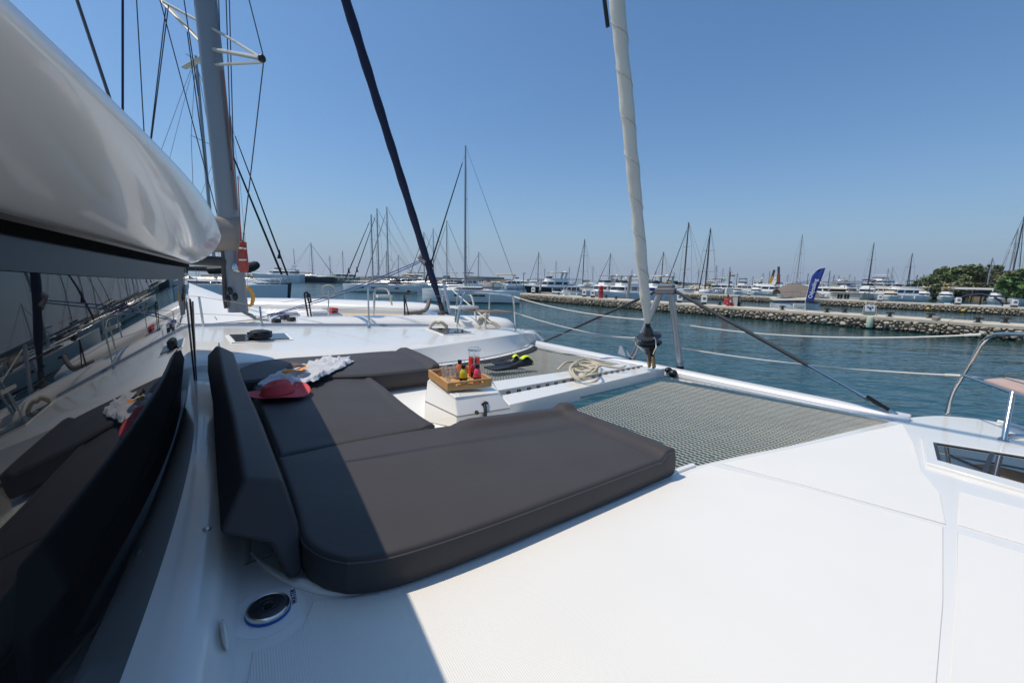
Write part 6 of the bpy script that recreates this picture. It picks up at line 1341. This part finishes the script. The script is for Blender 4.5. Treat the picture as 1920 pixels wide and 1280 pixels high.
def tree(label, base, h, blobs, lm, n=2600, leaf=.34, name='pine_tree', seed=1, trunk_h=.45, group=None):
    rnd = random.Random(seed); o = thing(name, label, 'tree', base, 0, group); m = MB()
    lean = Vector((rnd.uniform(-.06, .06), rnd.uniform(-.06, .06), 1)); top = lean * (h * trunk_h)
    m.tube([(0, 0, -.3), top * .5, top], [h * .035, h * .026, h * .018], 8); m.build('trunk', barkm, o)
    m = MB()
    for (x, y, z, r, sz) in blobs: m.tube([top * .7, Vector((x * .5, y * .5, (top.z + z) / 2)), Vector((x, y, z))], [h * .014, h * .01, h * .004], 5)
    tag(m.build('limb', barkm, o), kind='stuff')
    m = MB(); tot = sum(b[3] ** 2 for b in blobs); L_ = []
    for (x, y, z, r, sz) in blobs:
        k = int(n * r * r / tot)
        # clumps on the blob's shell, gaps between them
        ncl = max(8, int(14 * r)); cl = []
        for _ in range(ncl):
            d = Vector((rnd.gauss(0, 1), rnd.gauss(0, 1), rnd.gauss(.25, 1))).normalized(); cl.append(Vector((x, y, z)) + Vector((d.x * r, d.y * r, d.z * r * sz)) * rnd.uniform(.6, 1.05))
        for _ in range(k):
            c = rnd.choice(cl); p = c + Vector((rnd.gauss(0, 1), rnd.gauss(0, 1), rnd.gauss(0, .7))) * (r * .17); s = leaf * rnd.uniform(.6, 1.3)
            a = Vector((rnd.gauss(0, 1), rnd.gauss(0, 1), rnd.gauss(0, .6))).normalized(); b = a.orthogonal().normalized(); ang = rnd.uniform(0, 6.28); b = b * math.cos(ang) + a.cross(b) * math.sin(ang)
            L_.append((p - a * s - b * s * .35, p + a * s - b * s * .35, p + a * s * .7 + b * s * .5, p - a * s * .7 + b * s * .5))
    for q in L_: m.add(q, [(0, 1, 2, 3)])
    m.build('crown', lm, o, flat=True, recalc=False); return o
def B_(w, h, z, n, seed, sz=.7):
    rnd = random.Random(seed); return [(rnd.uniform(-w, w), rnd.uniform(-w * .7, w * .7), z + rnd.uniform(-h, h), rnd.uniform(.32, .55) * max(w, 1.6), sz) for _ in range(n)]
def tpx(x, ytop, dist): return put(x, dist), CAM_Z + ray(x, ytop).z * (dist / math.hypot(ray(x, ytop).x, ray(x, ytop).y))
for x, yt, dist, w, lm, lab, nm, n_, lf, sd in [(1782, 493, 118, 3.6, pine, 'tall rounded pine left of the pair above the motor yachts', 'pine_tree', 5200, .40, 1), (1826, 495, 121, 3.9, pine, 'tall rounded pine right of the pair above the motor yachts', 'pine_tree', 5200, .40, 2), (1745, 522, 126, 3.0, pine, 'lower dark pine sloping down to the left of the pair', 'pine_tree', 3000, .38, 3), (1718, 532, 130, 2.6, green, 'low green bush at the left end of the tree row', 'bush', 1800, .36, 4),
        (1796, 532, 112, 3.2, olive, 'low olive coloured bush behind the orange rimmed yacht', 'bush', 2600, .34, 5), (1764, 540, 112, 2.4, olive, 'low olive bush behind the flybridge yachts', 'bush', 1800, .34, 6), (1893, 500, 112, 2.6, dry, 'brownish half bare tree near the right edge', 'tree', 2000, .30, 7), (1922, 495, 108, 3.4, pine, 'dark green tree at the right edge', 'pine_tree', 3600, .38, 8), (1914, 525, 98, 2.8, green, 'bright green bush at the right edge below the dark tree', 'bush', 3000, .34, 9), (1700, 541, 132, 2.0, green, 'low shrub at the foot of the dark masts', 'bush', 1000, .34, 10)]:
    dist *= 1.32; w *= 1.55; lf *= 1.25; base, H = tpx(x, yt, dist); base.z = 1.0; H -= 1.0; H = max(H, 2.4)
    tree(lab, base, H, B_(w * .62, H * .17, H * .66, 9, sd * 7) + B_(w * .8, H * .12, H * .36, 6 if nm != 'pine_tree' or sd != 3 else 6, sd * 13 + 1), lm, n_, lf, nm, sd)
base, H = tpx(1856, 516, 156); base.z = 1; tree('narrow dark cypress between the two groups of trees', base, H, [(0, 0, H * t, .95 - .8 * t, 1.4) for t in (.2, .35, .5, .65, .8, .93)], pine, 1800, .26, 'cypress_tree', 31)
base, H = tpx(1271, 529, 240); base.z = .9; tree('small round tree far off right of the striker head', base, H, B_(1.6, 1, H * .6, 5, 77), green, 700, .5, 'tree', 32)
# building with a long pale roof
p = put(1856, 140); o = thing('harbour_building', 'low building with a long white roof among the trees', 'building', (p.x, p.y, 1.0), R(-38)); o.scale = (.85, .85, .62); m = MB(); m.box((1.5, 2, 1.2), (7.5, 3, 2.4)); m.build('wall', mat('brown wall', (.16, .12, .10), .8), o); m = MB(); m.prism([(-6.6, -.6, 2.5), (6.6, -.6, 2.5), (6.6, 4.5, 3.0), (-6.6, 4.5, 3.0)], (0, 0, .25)); m.build('roof', white, o)
for t in (-4, -1, 2, 5): m = MB(); m.box((t, -.02, 1.2), (1.6, .08, 1.2)); m.build('window', winm, o)
p = put(1882, 138); o = thing('gazebo', 'small white pointed tent roof beside the tallest dark mast', 'tent', (p.x, p.y, 1.0), 0); o.scale = (.8, .8, .7); m = MB(); m.add([(-1.3, -1.3, 2.6), (1.3, -1.3, 2.6), (1.3, 1.3, 2.6), (-1.3, 1.3, 2.6), (0, 0, 3.7)], [(0, 1, 4), (1, 2, 4), (2, 3, 4), (3, 0, 4)]); m.build('roof', white, o).modifiers.new('t', 'SOLIDIFY').thickness = .05
for sx in (-1, 1):
    for sy in (-1, 1): m = MB(); m.tube([(sx * 1.25, sy * 1.25, 0), (sx * 1.25, sy * 1.25, 2.6)], .05, 6); m.build('post', white, o)
# two telescopic crane booms
for x, x1, yt, c1, lab in ((1443, 1452, 506, mat('crane yellow', (.60, .34, .02), .5), 'yellow telescopic crane boom leaning right above the boats'), (1459, 1460, 500, mat('crane red', (.30, .06, .03), .5), 'dark red telescopic crane boom standing upright')):
    b = put(x, 150); t = AT(x1, yt, 150); o = thing('crane', lab, 'crane', (b.x, b.y, .9), 0, None); d = t - Vector((b.x, b.y, 2.6)); z0 = Vector((0, 0, 1.7))
    m = MB(); m.box((0, 0, 1.0), (4.5, 2.4, 1.4)); m.build('carrier', c1, o); m = MB(); m.bar(z0, z0 + d * .58, .9, .9); m.build('boom', c1, o); m = MB(); m.bar(z0 + d * .56, z0 + d, .66, .66); m.build('boom_extension', mastd, o)
# hills
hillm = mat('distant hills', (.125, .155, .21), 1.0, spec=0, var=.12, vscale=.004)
def hills(pts, dist, name='hills'):
    m = MB(); rows = []
    for x, yt in pts: d = ray(x, yt); k = dist / math.hypot(d.x, d.y); t = EYE + d * k; b = Vector((t.x, t.y, -5)); f = (t - EYE).normalized(); rows.append([b - Vector((f.x, f.y, 0)) * 500, t, Vector((t.x, t.y, -5)) + Vector((f.x, f.y, 0)) * 900])
    m.loft(rows, closed=False); tag(m.build(name, hillm, None, angle=60), kind='structure')
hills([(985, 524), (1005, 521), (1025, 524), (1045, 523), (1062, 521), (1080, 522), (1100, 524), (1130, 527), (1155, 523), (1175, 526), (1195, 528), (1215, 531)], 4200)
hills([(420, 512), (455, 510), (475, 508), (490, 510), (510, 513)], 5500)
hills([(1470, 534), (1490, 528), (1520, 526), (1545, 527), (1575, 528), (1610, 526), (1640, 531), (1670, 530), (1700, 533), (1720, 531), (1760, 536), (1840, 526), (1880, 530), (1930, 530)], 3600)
# ------------------------------------------------------------------ water
wm = bpy.data.materials.new('harbour water'); wm.use_nodes = True; nt = wm.node_tree; b = nt.nodes['Principled BSDF']
b.inputs['Base Color'].default_value = (.006, .050, .055, 1); b.inputs['Roughness'].default_value = .06; b.inputs['IOR'].default_value = 1.33
tc = nt.nodes.new('ShaderNodeTexCoord'); hsum = None
for sc, ang, st_, dist in ((.45, 8, .5, .030), (1.3, -14, .6, .016), (3.6, 10, 1, .006)):
    mp = nt.nodes.new('ShaderNodeMapping'); mp.inputs['Rotation'].default_value = (0, 0, R(ang)); mp.inputs['Scale'].default_value = (sc * .6, sc * 1.5, sc)
    n1 = nt.nodes.new('ShaderNodeTexNoise'); n1.inputs['Scale'].default_value = 1; n1.inputs['Detail'].default_value = 3; n1.inputs['Distortion'].default_value = .6
    nt.links.new(tc.outputs['Object'], mp.inputs[0]); nt.links.new(mp.outputs[0], n1.inputs['Vector'])
    mm = nt.nodes.new('ShaderNodeMath'); mm.operation = 'MULTIPLY'; mm.inputs[1].default_value = dist; nt.links.new(n1.outputs['Fac'], mm.inputs[0])
    if hsum is None: hsum = mm.outputs[0]
    else:
        ad = nt.nodes.new('ShaderNodeMath'); ad.operation = 'ADD'; nt.links.new(hsum, ad.inputs[0]); nt.links.new(mm.outputs[0], ad.inputs[1]); hsum = ad.outputs[0]
bp = nt.nodes.new('ShaderNodeBump'); bp.inputs['Distance'].default_value = 4.0; bp.inputs['Strength'].default_value = 1

n9 = nt.nodes.new('ShaderNodeTexNoise'); n9.inputs['Scale'].default_value = .06; n9.inputs['Detail'].default_value = 3; nt.links.new(tc.outputs['Object'], n9.inputs['Vector'])
m9 = nt.nodes.new('ShaderNodeMapRange'); m9.inputs[1].default_value = .35; m9.inputs[2].default_value = .65; m9.inputs[3].default_value = .45; m9.inputs[4].default_value = 1.35; nt.links.new(n9.outputs['Fac'], m9.inputs[0])
k9 = nt.nodes.new('ShaderNodeMath'); k9.operation = 'MULTIPLY'; nt.links.new(hsum, k9.inputs[0]); nt.links.new(m9.outputs[0], k9.inputs[1])
nt.links.new(k9.outputs[0], bp.inputs['Height']); nt.links.new(bp.outputs[0], b.inputs['Normal'])
m = MB(); m.add([(-6000, -2000, 0), (6000, -2000, 0), (6000, 9000, 0), (-6000, 9000, 0)], [(0, 1, 2, 3)])
w_o = m.build('water', wm, None, flat=True, recalc=False); tag(w_o, kind='structure')

# ------------------------------------------------------------------ thin summer haze over the harbour
hm = bpy.data.materials.new('summer haze'); hm.use_nodes = True; nt = hm.node_tree; nt.nodes.clear()
vo = nt.nodes.new('ShaderNodeVolumePrincipled'); vo.inputs['Density'].default_value = .00013; vo.inputs['Color'].default_value = (.86, .92, 1.0, 1); vo.inputs['Anisotropy'].default_value = .2
ou = nt.nodes.new('ShaderNodeOutputMaterial'); nt.links.new(vo.outputs[0], ou.inputs['Volume'])
m = MB(); m.box((0, 3400, 150), (13500, 12500, 322)); hz = m.build('haze', hm, None, flat=True); tag(hz, kind='stuff')
